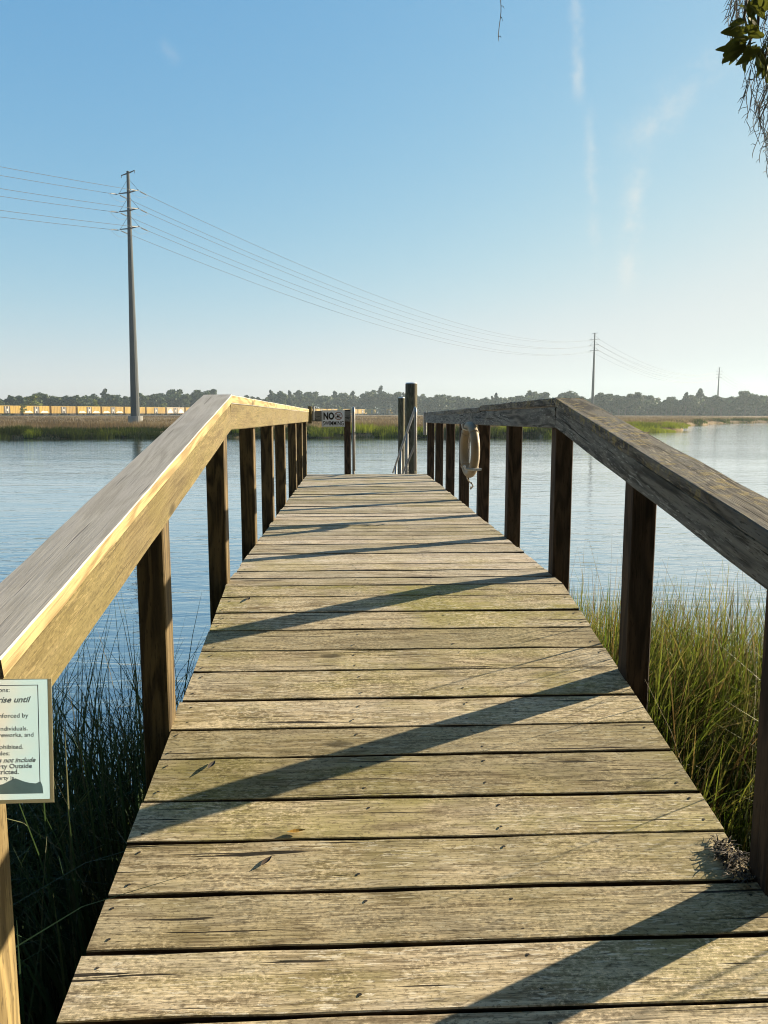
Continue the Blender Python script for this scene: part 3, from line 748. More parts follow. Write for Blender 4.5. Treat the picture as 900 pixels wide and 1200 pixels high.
for zz in (-.021, -.030):
    P = [(cx-.034+.0085*k, zz+.0035*(k % 2)) for k in range(9)]
    for (xa, za), (xb, zb) in zip(P[:-1], P[1:]): mb.add([(xa, -.0023, cz+za-.002), (xb, -.0023, cz+zb-.002), (xb, -.0023, cz+zb+.002), (xa, -.0023, cz+za+.002)], [(0, 1, 2, 3)])
local_build(mb, 'swimmer_symbol', M['black'], ns)

# ------------------------------------------------------------------ life ring
lr = thing('life_ring', 'tan life ring hung edge-on on the inside of the right railing', 'life ring', (.912, 5.93, .53), R(5))
mb = MB(); NR, nr = 48, 16; RM, rm = .184, .033
rings = []
for i in range(NR):
    a = i*6.283185/NR; rings.append([Vector((math.cos(q*6.283185/nr)*rm*1.05, math.cos(a)*(RM+math.sin(q*6.283185/nr)*rm), math.sin(a)*(RM+math.sin(q*6.283185/nr)*rm))) for q in range(nr)])
V = [p for r_ in rings for p in r_]; F = []
for i in range(NR):
    for q in range(nr):
        F.append((i*nr+q, i*nr+(q+1) % nr, ((i+1) % NR)*nr+(q+1) % nr, ((i+1) % NR)*nr+q))
mb.add(V, F); o = local_build(mb, 'ring', M['ring'], lr); o.data.polygons.foreach_set('use_smooth', [True]*len(o.data.polygons))
mb = MB()
for k in range(4):                                   # bands holding the grab line
    a = k*math.pi/2+.785; c = Vector((0, math.cos(a)*RM, math.sin(a)*RM)); rd = Vector((0, math.cos(a), math.sin(a)))
    for da in (0,):
        aa = a+da; c = Vector((0, math.cos(aa)*RM, math.sin(aa)*RM)); rd = Vector((0, math.cos(aa), math.sin(aa)))
        mb.tube([c+(Vector((1, 0, 0))*math.cos(q*.5236)+rd*math.sin(q*.5236))*(rm+.002) for q in range(13)], .006, 6)
    local_build(mb, 'band', M['rope'], lr); mb = MB()
mb = MB()
pts = [(-.01, .05, -.215), (.0, .02, -.245), (.015, -.03, -.262), (.0, -.07, -.25), (.01, -.09, -.275), (.0, -.05, -.30), (.012, -.02, -.285)]
mb.tube(pts, .0055, 6); local_build(mb, 'grab_rope', M['rope'], lr)
mb = MB(); mb.tube([(.05, -.17, -.14), (-.02, -.18, -.14), (-.075, -.185, -.135), (-.085, -.185, -.11)], .010, 8); local_build(mb, 'hook', M['galv'], lr); mb = MB(); mb.tube([(.05, .0, .16), (-.03, .0, .155), (-.055, .0, .165), (-.06, .0, .20)], .009, 8); local_build(mb, 'hook', M['galv'], lr)

# ------------------------------------------------------------------ gangway, float, pilings
gw = thing('gangway', 'aluminium gangway with tube handrails sloping down from the deck end', 'gangway', (.43, END+.05, 0))
GY0 = END+.10; GS = -.232
gz = lambda y: (y-GY0)*GS - .02
GY1 = GY0+5.9
mb = MB()
for k in range(38):
    y = GY0+.02+k*.155; mb.board((.03, y+.07, gz(y+.07)), (.83, y+.07, gz(y+.07)), (0, 1, GS), (0, -GS, 1), .145, .03, 1, .003)
mb.build('walkway', M['alu'], gw)
for x in (.028, .862):
    mb = MB(); h0 = .905
    top = [(x, GY0+.02, gz(GY0)+.06), (x, GY0+.02, gz(GY0)+h0-.06), (x, GY0+.04, gz(GY0)+h0-.012), (x, GY0+.09, gz(GY0)+h0)]
    top += [(x, GY0+.09+d, gz(GY0+d)+h0) for d in (1, 2.5, 4, 5.6)]
    mb.tube(top, .020, 10); mb.tube([(x, GY0+.02, gz(GY0)+.42), (x, GY1, gz(GY1)+.42)], .018, 8)
    mb.tube([(x, GY0, gz(GY0)-.02), (x, GY1, gz(GY1)-.02)], .045, 8)
    for d in (1.6, 3.1, 4.7, 5.75): mb.tube([(x, GY0+d, gz(GY0+d)), (x, GY0+d, gz(GY0+d)+h0-.01)], .020, 10)
    mb.build('handrail', M['alu'], gw, smooth=True)
fd = thing('floating_dock', 'low wooden floating dock at the foot of the gangway', 'dock', (.45, 19, WZ))
mb = MB()
for k in range(45):
    y = 15.9+k*.146; mb.board((-.35, y+.07, -1.20), (1.17, y+.07, -1.20), (0, 1, 0), (0, 0, 1), .138, .036, 2, .004, .002)
mb.build('decking', M['deck'], fd)
mb = MB(); mb.box(-.30, 1.12, 16, 22.3, WZ-.25, -1.222, .01); mb.build('float', M['under'], fd)
def piling(px, py, r, top, label):
    t = thing('piling', label, 'piling', (px, py, -3), group=None)
    mb = MB(); rings = []; wr = []
    nn = 18
    for k in range(9):
        z = -3+(top+3)*k/8
        rings.append([Vector((px+math.cos(q*6.283/nn)*r*(1.05-.05*k/8+.03*mnoise.noise(Vector((math.cos(q*.35)*2, math.sin(q*.35)*2, z*.6)))), py+math.sin(q*6.283/nn)*r*(1.05-.05*k/8+.03*mnoise.noise(Vector((q*.8, 5, z*.6)))), z)) for q in range(nn)])
        wr.append([Vector((z, math.cos(q*6.283/nn)*r, math.sin(q*6.283/nn)*r)) for q in range(nn)])
    mb.prism(rings, wr); mb.build('shaft', M['pile'], t)
    mb = MB(); c = [Vector((px+math.cos(q*6.283/nn)*r*.97, py+math.sin(q*6.283/nn)*r*.97, top+.002)) for q in range(nn)]
    c2 = [Vector((px+math.cos(q*6.283/nn)*r*.85, py+math.sin(q*6.283/nn)*r*.85, top+.022)) for q in range(nn)]
    mb.prism([c, c2]); mb.build('pile_cap', M['galv'], t)
piling(1.388, 18, .138, 1.50, 'thick round timber piling, the taller of two beyond the deck end')
piling(1.437, 22.3, .095, 1.255, 'thinner shorter timber piling just left of the tall piling')

# ------------------------------------------------------------------ power poles and wires
POLES = [(-40.9, 150.0, .5), (141.4, 450.0, .0), (374.8, 780.0, 0.0)]
ARM_Z = [41.35, 38.15, 34.95]; TOP_Z = 45.1
def ldir(k):
    if k == 0: d = Vector((182.3, 300, 0))
    elif k == 1: d = Vector((182.3+233.4, 630, 0))
    else: d = Vector((233.4, 330, 0))
    return d.normalized()
attach = {}
def power_pole(k, label):
    px, py, lean = POLES[k]; zb = -.3 if k == 0 else -.6
    t = thing('power_pole', label, 'power pole', (px, py, zb))
    d = ldir(k); a = Vector((d.y, -d.x, 0))
    Zs = TOP_Z+({0: 0, 1: 2.4, 2: 2.6}[k])
    dz = Zs-TOP_Z
    C0 = Vector((px-lean*.5, py, zb)); 
    axis = lambda z: Vector((px-.25*lean*2+(-.02*lean)*0+lean*(z/45)*.9-lean*.4, py, z))
    mb = MB(); n = 12; rings = []
    for q in range(10):
        z = zb+(Zs-zb)*q/9; r = (.88+(.27-.88)*q/9)*(1, 1.15, 1.35)[k]; c = axis(z)
        rings.append([c+Vector((math.cos(i*6.283/n)*r, math.sin(i*6.283/n)*r, 0)) for i in range(n)])
    mb.prism(rings); mb.build('shaft', M['polesteel'], t)
    mb = MB(); c = axis(zb); mb.tube([(c.x, c.y, -1.4), (c.x, c.y, .42)], 1.35, 20); mb.build('footing', M['concrete'], t)
    pts = []
    mb = MB(); c = axis(Zs-.35)
    mb.tube([c-a*1.7+Vector((0, 0, -.15)), c, c+a*1.7+Vector((0, 0, .25))], [.08, .13, .08], 6)
    mb.tube([c-a*1.7+Vector((0, 0, -.15)), c-a*1.7+Vector((0, 0, -.55))], .05, 6); mb.tube([c+a*1.7+Vector((0, 0, .25)), c+a*1.75+Vector((0, 0, -.25))], .05, 6)
    mb.build('top_arm', M['polesteel'], t)
    att = []
    for lv, z in enumerate(ARM_Z):
        z = z+dz
        for s in (-1, 1):
            mb = MB(); c = axis(z); tip = c+a*s*2.55+Vector((0, 0, .12)); mb.tube([c, tip], [.14, .08], 6)
            mb.tube([tip-a*s*.1, axis(z+2.5)], .032, 5); arm = mb.build('cross_arm', M['polesteel'], t)
            mi = MB()
            for sg in (-1, 1):
                P = tip+Vector((0, 0, -.15)); Q = P+d*sg*2.3+Vector((0, 0, -.30))
                mi.tube([P, Q], .035, 6)
                for b_ in range(9):
                    u0 = P.lerp(Q, .18+.075*b_); u1 = P.lerp(Q, .20+.075*b_+.02); mi.tube([u0, u1], .11, 7)
            jp = [tip+Vector((0, 0, -.45))+d*q*2.3+Vector((0, 0, -.9*(1-q*q))) for q in (-1, -.6, -.2, .2, .6, 1)]
            mi.tube(jp, .022, 5)
            io = mi.build('insulator', M['insul'], arm)
            att.append(tip+Vector((0, 0, -.45)))
    attach[k] = att
power_pole(0, 'nearest and tallest grey steel power pole, standing on the marsh at left')
power_pole(1, 'grey steel power pole in the middle distance behind the right railing')
power_pole(2, 'farthest and smallest power pole, in front of the trees at right')
# wires: one object per conductor through all spans
names = ['top left', 'top right', 'middle left', 'middle right', 'bottom left', 'bottom right']
for w_ in range(6):
    P = [attach[k][w_] for k in range(3)]
    p_prev = P[0]-Vector((182, 300, 0))*1.0+Vector((0, 0, -1.0)); p_next = P[2]+Vector((240, 330, 0))
    chain = [p_prev]+P+[p_next]; sag = [10.5, 10.0, 10.5, 10]
    mb = MB()
    for q in range(4):
        A, B = chain[q], chain[q+1]; pts = []
        dd = (B-A).normalized()
        A2 = A+(dd*2.3 if q > 0 else Vector()); B2 = B-(dd*2.3 if q < 3 else Vector())
        rr = .036 if q < 2 else .055
        for k in range(31):
            u = k/30; p = A2.lerp(B2, u); p.z -= 4*sag[q]*u*(1-u); pts.append(p)
        pts = [p for p in pts if p.y > -60 and p.y < 1080]
        if len(pts) > 1: mb.tube(pts, rr, 5)
    o = mb.build('power_line', M['wire'])
    tag(o, '%s conductor of the six power lines strung between the steel poles' % names[w_], 'power line', 'power lines between the poles')

# ------------------------------------------------------------------ freight train
M['car_y'] = simple('boxcar_yellow', (.37, .235, .025), .6, .0, .10, .5, dirt=(.30, .19, .06))
M['car_y2'] = simple('boxcar_pale', (.50, .42, .30), .6, .0, .2, .5, dirt=(.30, .22, .12))
M['car_door'] = simple('boxcar_door', (.035, .028, .025), .6, 0, .2, 1)
M['car_white'] = simple('boxcar_marking', (.60, .56, .48), .7, 0, .1, 1)
M['car_dark'] = simple('boxcar_underframe', (.03, .026, .022), .8, 0, .2, 1)
for nm_ in ('car_y', 'car_y2'):
    nt = M[nm_].node_tree; g = N(nt); b = [n for n in nt.nodes if n.bl_idname == 'ShaderNodeBsdfPrincipled'][0]
    src = b.inputs['Base Color'].links[0].from_socket; orn = g.n('ShaderNodeObjectInfo').outputs['Random']
    g.l(g.mix(1.0, src, g.mix(orn, (.72, .66, .6), (1.08, 1.1, 1.05)), 'MULTIPLY'), b.inputs['Base Color'])
TD = Vector((.514, .857, 0)).normalized(); TN = Vector((TD.y, -TD.x, 0))          # TN faces the viewer
T0 = Vector((-173-.514*6, 390-.857*6, 0)); CL = 16.7; TB = .0
def car_proto(style):
    me = {}
    L = 15.6; H0, H1 = 1.05, 4.95; Wd = 1.5
    # local frame: x along track, -y faces viewer, built at the origin
    body = MB(); body.box(-L/2, L/2, -Wd, Wd, H0, H1-.15, .05)
    body.prism([[Vector((x, -Wd, H1-.15)), Vector((x, 0, H1)), Vector((x, Wd, H1-.15))] for x in (-L/2, L/2)])
    for k in range(17):
        x = -L/2+.25+k*(L-.5)/16
        if abs(x) > 1.75: body.box(x-.06, x+.06, -Wd-.07, -Wd, H0+.05, H1-.25, .01)
    me['body'] = (body, M['car_y'] if style != 'pale' else M['car_y2'])
    door = MB(); door.box(-1.6, 1.6, -Wd-.10, -Wd-.002, H0+.05, H1-.35, .02); me['door'] = (door, M['car_door'])
    mk = MB()
    for x in (-.75, .75): mk.box(x-.12, x+.12, -Wd-.16, -Wd-.102, H0+.1, H1-.45, .01)
    mk.box(-.3, .3, -Wd-.17, -Wd-.162, H0+1.2, H0+2.3, .005)
    me['door_bar'] = (mk, M['car_white'])
    if style in ('white_low', 'pale'):
        xs = [-7.0, -6.2, -5, -4.2, -3.4, -2.4]; hh = [.3, .9, .7, 1.1, .8, .3] if style == 'white_low' else [.6, 1.5, 2.3, 2.6, 1.6, .5]
        for sgn in (1, -1):
            pl = [(sgn*x, H0+.35+h) for x, h in zip(xs, hh)]
            base = [(sgn*x, H0+.35) for x in xs]
            P = base+pl[::-1]
            fr = [(x, -Wd-.085, z) for x, z in P]
            gm = MB(); gm.add(fr, [tuple(range(len(P)))]); me['graffiti'+('' if sgn < 0 else '_')] = (gm, M['car_white'])
    for sx in (-1, 1):
        tr = MB(); x = sx*(L/2-2.1); tr.box(x-1.5, x+1.5, -1.2, 1.2, .45, 1.0, .05)
        for xx in (x-.9, x+.9):
            for yy in (-.85, .75): tr.tube([(xx, yy, .48), (xx, yy+.12, .48)], .46, 14)
        me['truck' + ('' if sx < 0 else '_')] = (tr, M['car_dark'])
    un = MB(); un.box(-L/2-.5, L/2+.5, -.35, .35, .75, 1.045, .02); me['underframe'] = (un, M['car_dark'])
    return me
protos = {}
def place_car(i, style, label):
    c = T0+TD*(CL*(i+.5)); ang = math.atan2(TD.y, TD.x)
    root = thing('boxcar', label, 'boxcar', (c.x, c.y, TB), ang, 'boxcars of the freight train')
    if style not in protos:
        protos[style] = [(k.rstrip('_'), local_build(mb_, k.rstrip('_'), m_, root)) for k, (mb_, m_) in car_proto(style).items()]
    else:
        for nm, src in protos[style]:
            o = src.copy(); COL.objects.link(o); o.parent = root; o.name = nm
ordn = ['leftmost', 'second', 'third', 'fourth', 'fifth', 'sixth', 'seventh', 'eighth', 'ninth', 'tenth', 'eleventh', 'twelfth']
STY = {1: 'white_low', 3: 'white_low', 4: 'white_low', 7: 'pale', 23: 'pale', 25: 'pale', 26: 'pale'}
def car_u(i):
    c = T0+TD*(CL*(i+.5)); d = c-Vector((0, 0, HC)); return 450+900*d.dot(_rt)/d.dot(_fw)
vis = 0
for i in range(30):
    u_ = car_u(i); s_ = STY.get(i, 'plain')
    if u_ < -12: continue
    if u_ > 500: break
    if u_ < 243:
        lab = '%s%s boxcar counted from the left end of the visible train' % (ordn[vis], {'plain': ' plain yellow', 'white_low': ' yellow white-smeared', 'pale': ' pale tan graffiti-covered'}[s_]); vis += 1
        place_car(i, s_, lab)
    elif u_ < 362: place_car(i, s_, 'yellow boxcar of the train hidden behind the left railing')
    else:
        place_car(i, s_, {'plain': 'distant yellow boxcar', 'pale': 'distant pale boxcar'}[s_] + (' behind the no swimming sign' if u_ < 408 else ' between the no swimming post and the pilings' if u_ < 466 else ' behind the pilings'))
rail = MB()
A = T0-TD*40; B = T0+TD*CL*32
rail.prism([[p+TN*q[0]+Vector((0, 0, q[1])) for q in ((-4.2, -1.0), (-2.2, -.02), (2.2, -.02), (4.2, -1.0))] for p in (A, B)])
o = rail.build('rail_embankment', simple('ballast', (.055, .05, .045), .95, 0, .3, .8, .5)); tag(o, kind='structure')

# ------------------------------------------------------------------ trees
def leaf_material(name, lo, hi, transl=.25, warm=None):
    m, nt = mat_new(name); g = N(nt)
    out = g.n('ShaderNodeOutputMaterial')
    rnd = g.n('ShaderNodeNewGeometry').outputs['Random Per Island']
    orn = g.n('ShaderNodeObjectInfo').outputs['Random']
    c = g.mix(rnd, lo, hi); c = g.mix(g.math('MULTIPLY', orn, .85), c, warm or hi)
    d = g.n('ShaderNodeBsdfPrincipled'); d.inputs['Roughness'].default_value = .6; d.inputs['Specular IOR Level'].default_value = .2
    t = g.n('ShaderNodeBsdfTranslucent'); mx = g.n('ShaderNodeMixShader'); mx.inputs[0].default_value = transl
    g.l(c, d.inputs['Base Color']); g.l(c, t.inputs[0]); g.l(d.outputs[0], mx.inputs[1]); g.l(t.outputs[0], mx.inputs[2]); g.l(mx.outputs[0], out.inputs[0])
    return m
M['leaf_oak'] = leaf_material('oak_foliage', (.012, .026, .012), (.055, .085, .030), .25, (.06, .085, .03))
M['leaf_pine'] = leaf_material('pine_foliage', (.012, .024, .014), (.032, .05, .026), .15)
M['leaf_lime'] = leaf_material('yellowgreen_foliage', (.08, .10, .018), (.16, .18, .03), .35)
M['trunk'] = simple('far_trunk', (.09, .07, .055), .9, 0, .2, 1)
def crown_np(lobes, nleaf, size):
    Vs = []
    for (cx, cy, cz, rx, ry, rzz), wgt in lobes:
        n = max(8, int(nleaf*wgt))
        d = RNG.normal(size=(n, 3)); d /= np.linalg.norm(d, axis=1)[:, None]
        rad = RNG.random(n)**.33*(.75+.35*RNG.random(n))
        P = np.array([cx, cy, cz])+d*rad[:, None]*np.array([rx, ry, rzz])
        u = RNG.normal(size=(n, 3)); u /= np.linalg.norm(u, axis=1)[:, None]
        nrm = d+RNG.normal(size=(n, 3))*.7; v = np.cross(u, nrm); v /= np.linalg.norm(v, axis=1)[:, None]; u = np.cross(v, nrm); u /= np.linalg.norm(u, axis=1)[:, None]
        s = size*RNG.uniform(.6, 1.25, n)[:, None]
        Vs.append(np.stack([P-u*s-v*s*.2, P-v*s*.7, P+u*s+v*s*.2, P+v*s*.7], 1))
    V = np.concatenate(Vs).reshape(-1, 3); F = np.arange(len(V)).reshape(-1, 4)
    return V, F
def make_tree(kind, seed):
    rs_ = random.Random(seed); H = 14.0
    mb = MB(); tubes = []
    if kind == 'pine':
        lobes = []; 
        for k in range(11):
            z = H*(.52+.48*k/10); r = 2.7*(1-.7*((k/10)**1.5))*rs_.uniform(.7, 1.15); a = rs_.random()*6.28; off = r*.45
            lobes.append(((math.cos(a)*off, math.sin(a)*off, z, r, r, rs_.uniform(.6, 1.0)), r*.11))
            tubes.append(([(0, 0, z-.6), (math.cos(a)*off*1.6, math.sin(a)*off*1.6, z)], [.12, .05]))
        tubes.append(([(0, 0, -.6), (.15, .1, H*.5), (0, 0, H*.97)], [.34, .24, .06])); nl, size = 900, .55
    else:
        lobes = []; nlb = 17 if kind == 'oak' else 12; W_ = 5.4 if kind == 'oak' else 3.6
        for k in range(nlb):
            a = rs_.random()*6.28; q = rs_.random()**.6; z = H*(.30+.58*rs_.random())
            wz = 1-abs(z/H-.52)*1.25; x, y = math.cos(a)*W_*q*wz, math.sin(a)*W_*q*wz
            r = rs_.uniform(1.3, 2.4)*(1 if kind == 'oak' else .85)
            lobes.append(((x, y, z, r*1.15, r*1.15, r*.85), r*r*.035))
            if k < 7: tubes.append(([(0, 0, H*.22), (x*.5, y*.5, (z+H*.22)*.52), (x, y, z)], [.24, .15, .05]))
        lobes.append(((0, 0, H*.55, W_*.6, W_*.6, H*.28), .35))
        tubes.append(([(0, 0, -.6), (.1, 0, H*.2), (.2, .1, H*.6)], [.55, .4, .15])); nl, size = 1000, .62
    V, F = crown_np(lobes, nl, size)
    for p, r in tubes: mb.tube(p, r, 6)
    return (V, F), mb
KIND_MAT = {'oak': 'leaf_oak', 'round': 'leaf_oak', 'pine': 'leaf_pine', 'lime': 'leaf_lime'}
tree_protos = []
for kind, seed in (('oak', 1), ('oak', 2), ('oak', 3), ('round', 4), ('round', 5), ('pine', 6), ('pine', 7), ('lime', 8)):
    (V, F), tmb = make_tree('round' if kind == 'lime' else kind, seed); tree_protos.append([kind, V, F, tmb, None])
def place_tree(pi, x, y, z, s, rot, label, group, wide=1.0):
    kind, V, F, tmb, built = tree_protos[pi]
    nm = {'oak': 'oak_tree', 'round': 'hardwood_tree', 'pine': 'pine_tree', 'lime': 'young_tree'}[kind]
    root = thing(nm, label, 'tree', (x, y, z), rot, group); root.scale = (s*wide, s*wide, s)
    if built is None:
        c = np_mesh('crown', V, F, M[KIND_MAT[kind]]); c.parent = root
        t = local_build(tmb, 'trunk', M['trunk'], root); tree_protos[pi][4] = (c, t)
    else:
        for src, nn in zip(built, ('crown', 'trunk')):
            o = src.copy(); COL.objects.link(o); o.parent = root; o.name = nn
# skyline of the wood: (pixel u, distance y, crown-top pixel v)
def skyline(u):
    pts = [(-60, 463), (0, 465), (20, 462), (45, 459), (60, 463), (75, 461), (100, 464), (118, 460), (135, 464), (165, 464), (185, 460), (205, 454.5), (225, 457), (245, 458), (275, 458), (290, 464), (320, 462), (345, 460), (372, 457.5), (400, 462), (418, 461), (436, 459), (462, 457), (480, 462), (500, 461), (520, 463), (538, 461), (560, 467), (590, 463), (605, 460), (630, 457.5), (650, 461), (670, 458), (700, 464), (712, 458), (750, 461), (775, 467), (800, 463), (818, 460), (840, 462), (855, 464), (870, 459), (890, 457), (920, 459), (980, 455)]
    return np.interp(u, [p[0] for p in pts], [p[1] for p in pts])
def wood_y(u): return np.interp(u, [-60, 0, 250, 420, 560, 700, 900, 980], [455, 480, 640, 760, 640, 560, 520, 500])
rs_ = random.Random(5)
GROUPS = [(-90, 262, 'behind the train at left', 'trees behind the train'), (262, 500, 'in the far wood beyond the deck end', 'trees beyond the deck end'),
          (500, 705, 'in the far wood above the right railing', 'trees above the right railing'), (705, 1000, 'in the hazy wood at far right', 'trees at far right')]
KN = {'oak': 'broad dark green oak', 'round': 'rounded green hardwood tree', 'pine': 'tall dark pine'}
u = -60.0; cnt = 0
while u < 985:
    y = float(wood_y(u))*rs_.uniform(.97, 1.05); x = at_y(u, 485, y).x
    zt = HC+(485-float(skyline(u)))/900*y*1.0; gz0 = -.3
    s = (zt-gz0)/14.0*rs_.uniform(.84, 1.12)
    pi = rs_.choice([0, 1, 2, 3, 4, 0, 1, 2, 3, 4, 0, 1, 2, 3, 5, 6])
    kind = tree_protos[pi][0]
    gl = [q for q in GROUPS if q[0] <= u < q[1]][0]
    wide = rs_.uniform(.85, 1.15)*(1 if kind != 'pine' else 1.0)
    place_tree(pi, x, y, gz0, s, rs_.random()*6.28, KN[kind]+' '+gl[2], KN[kind]+'s '+gl[2], wide)
    wpx = {'oak': 10.5, 'round': 8.0, 'pine': 5.5}[kind]*s*wide/y*900
    u += wpx*rs_.uniform(.45, .62); cnt += 1
# yellow-green young trees in front of the dark wood
for k, (uu, vv, yy) in enumerate([(39, 463, 452), (112, 468, 470), (27, 474, 400), (398, 476, 640), (412, 478, 640), (193, 472, 560)]):
    x = at_y(uu, 485, yy).x; zt = HC+(485-vv)/900*yy
    place_tree(7, x, yy, -.3, (zt+.3)/14.0, k*1.3, ['yellow green young tree rising behind the second boxcar', 'yellow green young tree behind the train left of the power pole', 'small yellow green bush tree in front of the leftmost boxcars',
               'small bright young tree behind the no swimming sign', 'smallest bright young tree right of the no swimming sign', 'small yellow green tree behind the train right of the power pole'][k], None, 1.3)
# unseen oaks put in behind the camera to shade the pier from the back
for k, (x, y, sc_) in enumerate([(-13, -8, .95), (-7.5, -11, 1.1), (-1.5, -9.5, 1.0), (5, -9, 1.05), (11, -7.5, 1.0), (-17, -2.5, .8), (-11, -18, 1.3), (0, -18, 1.3), (9, -17, 1.25), (17, -13, 1.2)]):
    place_tree(k % 3, x, y, -1.1, sc_, k*1.7, 'unseen broad oak on the near bank, put in to shade the pier', 'oaks on the near bank', 1.15)
# the wood behind and between, read as one mass
def far_wood():
    n = 42000; uu = RNG.uniform(-70, 990, n); yv = np.interp(uu, [-60, 0, 250, 420, 560, 700, 900, 980], [455, 480, 640, 760, 640, 560, 520, 500])
    y = yv+RNG.random(n)*70+4
    x = np.array([at_y(float(a), 485, float(b)).x for a, b in zip(uu, y)])
    top = HC+(485-np.interp(uu, np.arange(-70, 991, 5), skyline(np.arange(-70, 991, 5))))/900*yv
    z = -.3+RNG.random(n)**1.25*(top*.80)
    P = np.stack([x, y, z], 1); a = RNG.normal(size=(n, 3)); a /= np.linalg.norm(a, axis=1)[:, None]
    b = np.cross(a, RNG.normal(size=(n, 3))); b /= np.linalg.norm(b, axis=1)[:, None]; s = RNG.uniform(.8, 1.7, n)[:, None]
    V = np.stack([P-a*s, P-b*s*.8, P+a*s, P+b*s*.8], 1).reshape(-1, 3)
    tag(np_mesh('wood', V, np.arange(n*4).reshape(-1, 4), M['leaf_oak']), 'dark undergrowth filling the far wood between the trees', 'woodland', kind='stuff')
far_wood()

# ------------------------------------------------------------------ live oak overhead
ok = thing('live_oak_tree', 'live oak branch with dark leathery leaves hanging into the top right corner', 'tree', (4.6, .3, -1.0))
mb = MB(); mb.tube([(4.6, .3, -1.4), (4.55, .35, .5), (4.4, .5, 2.0), (4.3, .6, 3.4), (4.5, .3, 5.0)], [.42, .33, .29, .24, .16], 14); mb.build('trunk', M['bark'], ok, smooth=True)
mb = MB(); limb = [(4.36, .55, 2.7), (3.5, 1.2, 3.1), (2.5, 2.0, 3.05), (1.75, 2.45, 2.72), (1.0, 2.7, 2.66), (.3, 2.75, 2.62), (-.3, 2.6, 2.7)]
mb.tube(limb, [.15, .11, .085, .06, .04, .025, .01], 10); mb.build('branch', M['bark'], ok, smooth=True)
def leaf_pt(u, v, d): r = ray(u, v); return Vector((0, 0, HC))+r*d
M['leaf_near'] = leaf_material('live_oak_leaf', (.018, .028, .010), (.045, .06, .014), .35, (.10, .11, .015))
twigs = [[(1.75, 2.45, 2.72), leaf_pt(892, -20, 2.75), leaf_pt(888, 30, 2.7), leaf_pt(872, 62, 2.65)],
         [(1.75, 2.45, 2.72), leaf_pt(915, -10, 2.7), leaf_pt(905, 40, 2.66), leaf_pt(893, 78, 2.62)],
         [(1.7, 2.47, 2.71), leaf_pt(880, -25, 2.8), leaf_pt(872, 20, 2.78), leaf_pt(880, 48, 2.74)]]
mb = MB()
for tw in twigs: mb.tube(tw, [.008, .005, .004, .0025], 6)
mb.build('twig', M['bark'], ok)
lf = MB()
def leaf(P, d, L, w, roll):
    d = d.normalized(); sdv = d.cross(Vector((math.sin(roll), math.cos(roll), .3))).normalized(); nv = sdv.cross(d)
    ring = []
    for k in range(7):
        t = k/6; ww = w*.5*math.sin(math.pi*(.06+.90*t)**.85)**.8; c = P+d*L*t+nv*(-.25*L*t*t)
        ring.append((c-sdv*ww+nv*ww*.35, c, c+sdv*ww+nv*ww*.35))
    V = [p for r_ in ring for p in r_]; F = []
    for k in range(6):
        for j in (0, 1): F.append((k*3+j, k*3+j+1, k*3+j+4, k*3+j+3))
    lf.add(V, F)
rr = random.Random(3)
for (u_, v_, ang, L) in [(868, 58, 190, .075), (866, 40, 185, .06), (872, 30, 160, .06), (880, 22, 100, .06), (882, 60, 235, .07), (886, 66, 265, .065), (893, 60, 275, .075), (879, 48, 200, .06), (890, 38, 150, .06), (896, 22, 120, .06),
                         (898, 50, 300, .06), (885, 12, 80, .055), (873, 50, 215, .055), (895, 76, 260, .05), (890, 52, 230, .06), (900, 64, 280, .06), (882, 36, 140, .05), (893, 10, 60, .06), (905, 30, 20, .06), (905, 55, 330, .06)]:
    for q in range(4):
        P = leaf_pt(u_+rr.uniform(-5, 8), v_+rr.uniform(-7, 7), 2.60+rr.uniform(-.08, .08)); a = R(ang+rr.uniform(-22, 22))
        d = _rt*math.cos(a)+_up*math.sin(a)+_fw*rr.uniform(-.6, .6)
        leaf(P, d, L*rr.uniform(.6, .95), L*.34, rr.random()*6.28)
lf.build('leaf_cluster', M['leaf_near'], ok)
# leaves farther along the bough, above the frame
lf = MB()
for k in range(700):
    t = rr.random(); i = min(4, int(t*5)); a, b_ = Vector(limb[i+1]), Vector(limb[min(6, i+2)])
    P = a.lerp(b_, t*5-i)+Vector((rr.gauss(0, .25), rr.gauss(0, .25), abs(rr.gauss(.22, .2))+.05))
    leaf(P, Vector((rr.gauss(0, 1), rr.gauss(0, 1), rr.gauss(0, .5))), rr.uniform(.05, .08), .026, rr.random()*6.28)
lf.build('foliage', M['leaf_near'], ok)
def shade_canopy():  # unseen crown added overhead, spread wide to block skylight
    n = 25000; cl = RNG.random((110, 3))*np.array([23, 10.5, 3.6])+np.array([-12.5, -6.5, 5.2])
    I = RNG.integers(0, 110, n); P = cl[I]+RNG.normal(size=(n, 3))*np.array([.75, .75, .45]); P[:, 2] = np.maximum(P[:, 2], 4.9); P[:, 1] = np.minimum(P[:, 1], 4.6)
    a = RNG.normal(size=(n, 3)); a /= np.linalg.norm(a, axis=1)[:, None]; b = np.cross(a, RNG.normal(size=(n, 3))); b /= np.linalg.norm(b, axis=1)[:, None]; s_ = RNG.uniform(.10, .24, n)[:, None]
    V = np.stack([P-a*s_, P-b*s_*.6, P+a*s_, P+b*s_*.6], 1).reshape(-1, 3)
    V = V-np.array([4.6, .3, -1.0])
    np_mesh('shade_canopy', V, np.arange(n*4).reshape(-1, 4), M['leaf_near'], ok)
    for k in range(9):
        c = Vector(cl[k*7]); mb = MB(); mb.tube([(4.5, .3, 4.6+.05*k), (4.5+(c.x-4.5)*.45, .3+(c.y-.3)*.4, 5.4+.2*k*.3), tuple(c)], [.14, .09, .03], 7); mb.build('bough', M['bark'], ok, smooth=True)
shade_canopy()
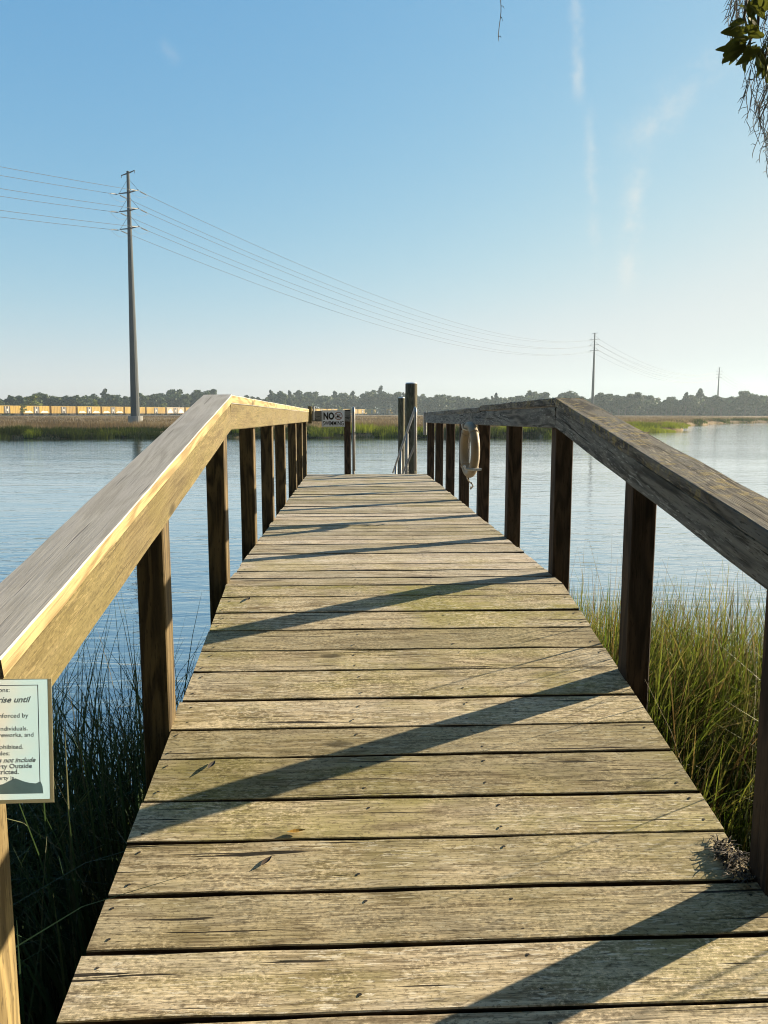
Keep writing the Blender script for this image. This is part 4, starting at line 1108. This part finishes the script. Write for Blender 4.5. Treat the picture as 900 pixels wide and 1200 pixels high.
M['moss'] = simple('spanish_moss', (.11, .105, .085), .95, 0, .3, 30)
def moss(name, label, cu, v0, v1, spread, n, dist, rad=.0011, group='Spanish moss hanging from the oak'):
    mb = MB()
    for k in range(n):
        u0 = cu+rr.gauss(0, spread); va = v0+rr.uniform(0, 1)*(v1-v0)*.55; vb = va+rr.uniform(.25, .6)*(v1-v0)
        if n < 8: va, vb = v0, v1-rr.uniform(0, .3)*(v1-v0)
        P = leaf_pt(u0, va, dist+rr.gauss(0, .05)); L = (vb-va)/900*dist; steps = max(6, int(L/.012)); pts = [P]; ph = rr.random()*6.28; hv = Vector((0, 0, 0))
        for s in range(steps):
            ph += rr.gauss(.5, .5); hv = hv*.7+Vector((math.cos(ph), math.sin(ph), 0))*(.0022 if n > 4 else .0011)
            pts.append(pts[-1]+hv+Vector((0, 0, -L/steps)))
            if rr.random() < .4:                     # short curled side thread
                q0 = pts[-1]; dv = Vector((rr.gauss(0, 1), rr.gauss(0, 1), -.5+rr.gauss(0, .5))).normalized(); l_ = rr.uniform(.012, .03)*(1 if n > 2 else .4)
                mb.tube([q0, q0+dv*l_*.6, q0+dv*l_+Vector((0, 0, -.006))], [rad, rad*.8, rad*.4], 3, cap=False)
        mb.tube(pts, [rad]*(len(pts)-1)+[rad*.4], 3, cap=False)
    top = leaf_pt(cu, v0-25, dist)
    bt = min((Vector(limb[i]).lerp(Vector(limb[i+1]), q/8) for i in range(1, 6) for q in range(9)), key=lambda p: (p-top).length)
    mb.tube([bt, bt.lerp(top, .5), top, leaf_pt(cu, v0+5, dist)], [rad*2.2]*4, 4)
    o = mb.build(name, M['moss']); tag(o, label, 'Spanish moss', group)
moss('spanish_moss', 'long grey beard of Spanish moss along the right frame edge below the leaves', 913, -30, 165, 4.0, 95, 2.75)
moss('spanish_moss', 'short tangle of Spanish moss above and left of the oak leaves', 866, -40, 50, 6, 22, 2.85)
moss('spanish_moss', 'thin wisp of Spanish moss dangling just below the oak leaves', 879, 60, 125, 3.5, 8, 2.65)
moss('spanish_moss', 'lone tiny moss thread hanging at the top centre of the sky', 588, -40, 30, .3, 1, 2.6, .0012)

# ------------------------------------------------------------------ haze
m, nt = mat_new('haze_air'); g = N(nt)
out = g.n('ShaderNodeOutputMaterial'); pv = g.n('ShaderNodeVolumePrincipled')
pv.inputs['Color'].default_value = (.72, .86, .95, 1); pv.inputs['Density'].default_value = .00023; pv.inputs['Anisotropy'].default_value = .3
g.l(pv.outputs[0], out.inputs['Volume'])
mb = MB(); mb.add([(x, y, z) for z in (-4.0, 60.0) for x, y in ((-1450, -1450), (1450, -1450), (1450, 1450), (-1450, 1450))],
                  [(3, 2, 1, 0), (4, 5, 6, 7), (0, 1, 5, 4), (1, 2, 6, 5), (2, 3, 7, 6), (3, 0, 4, 7)])
hz = mb.build('haze', m); tag(hz, 'pale summer haze over the river', 'haze', kind='stuff')
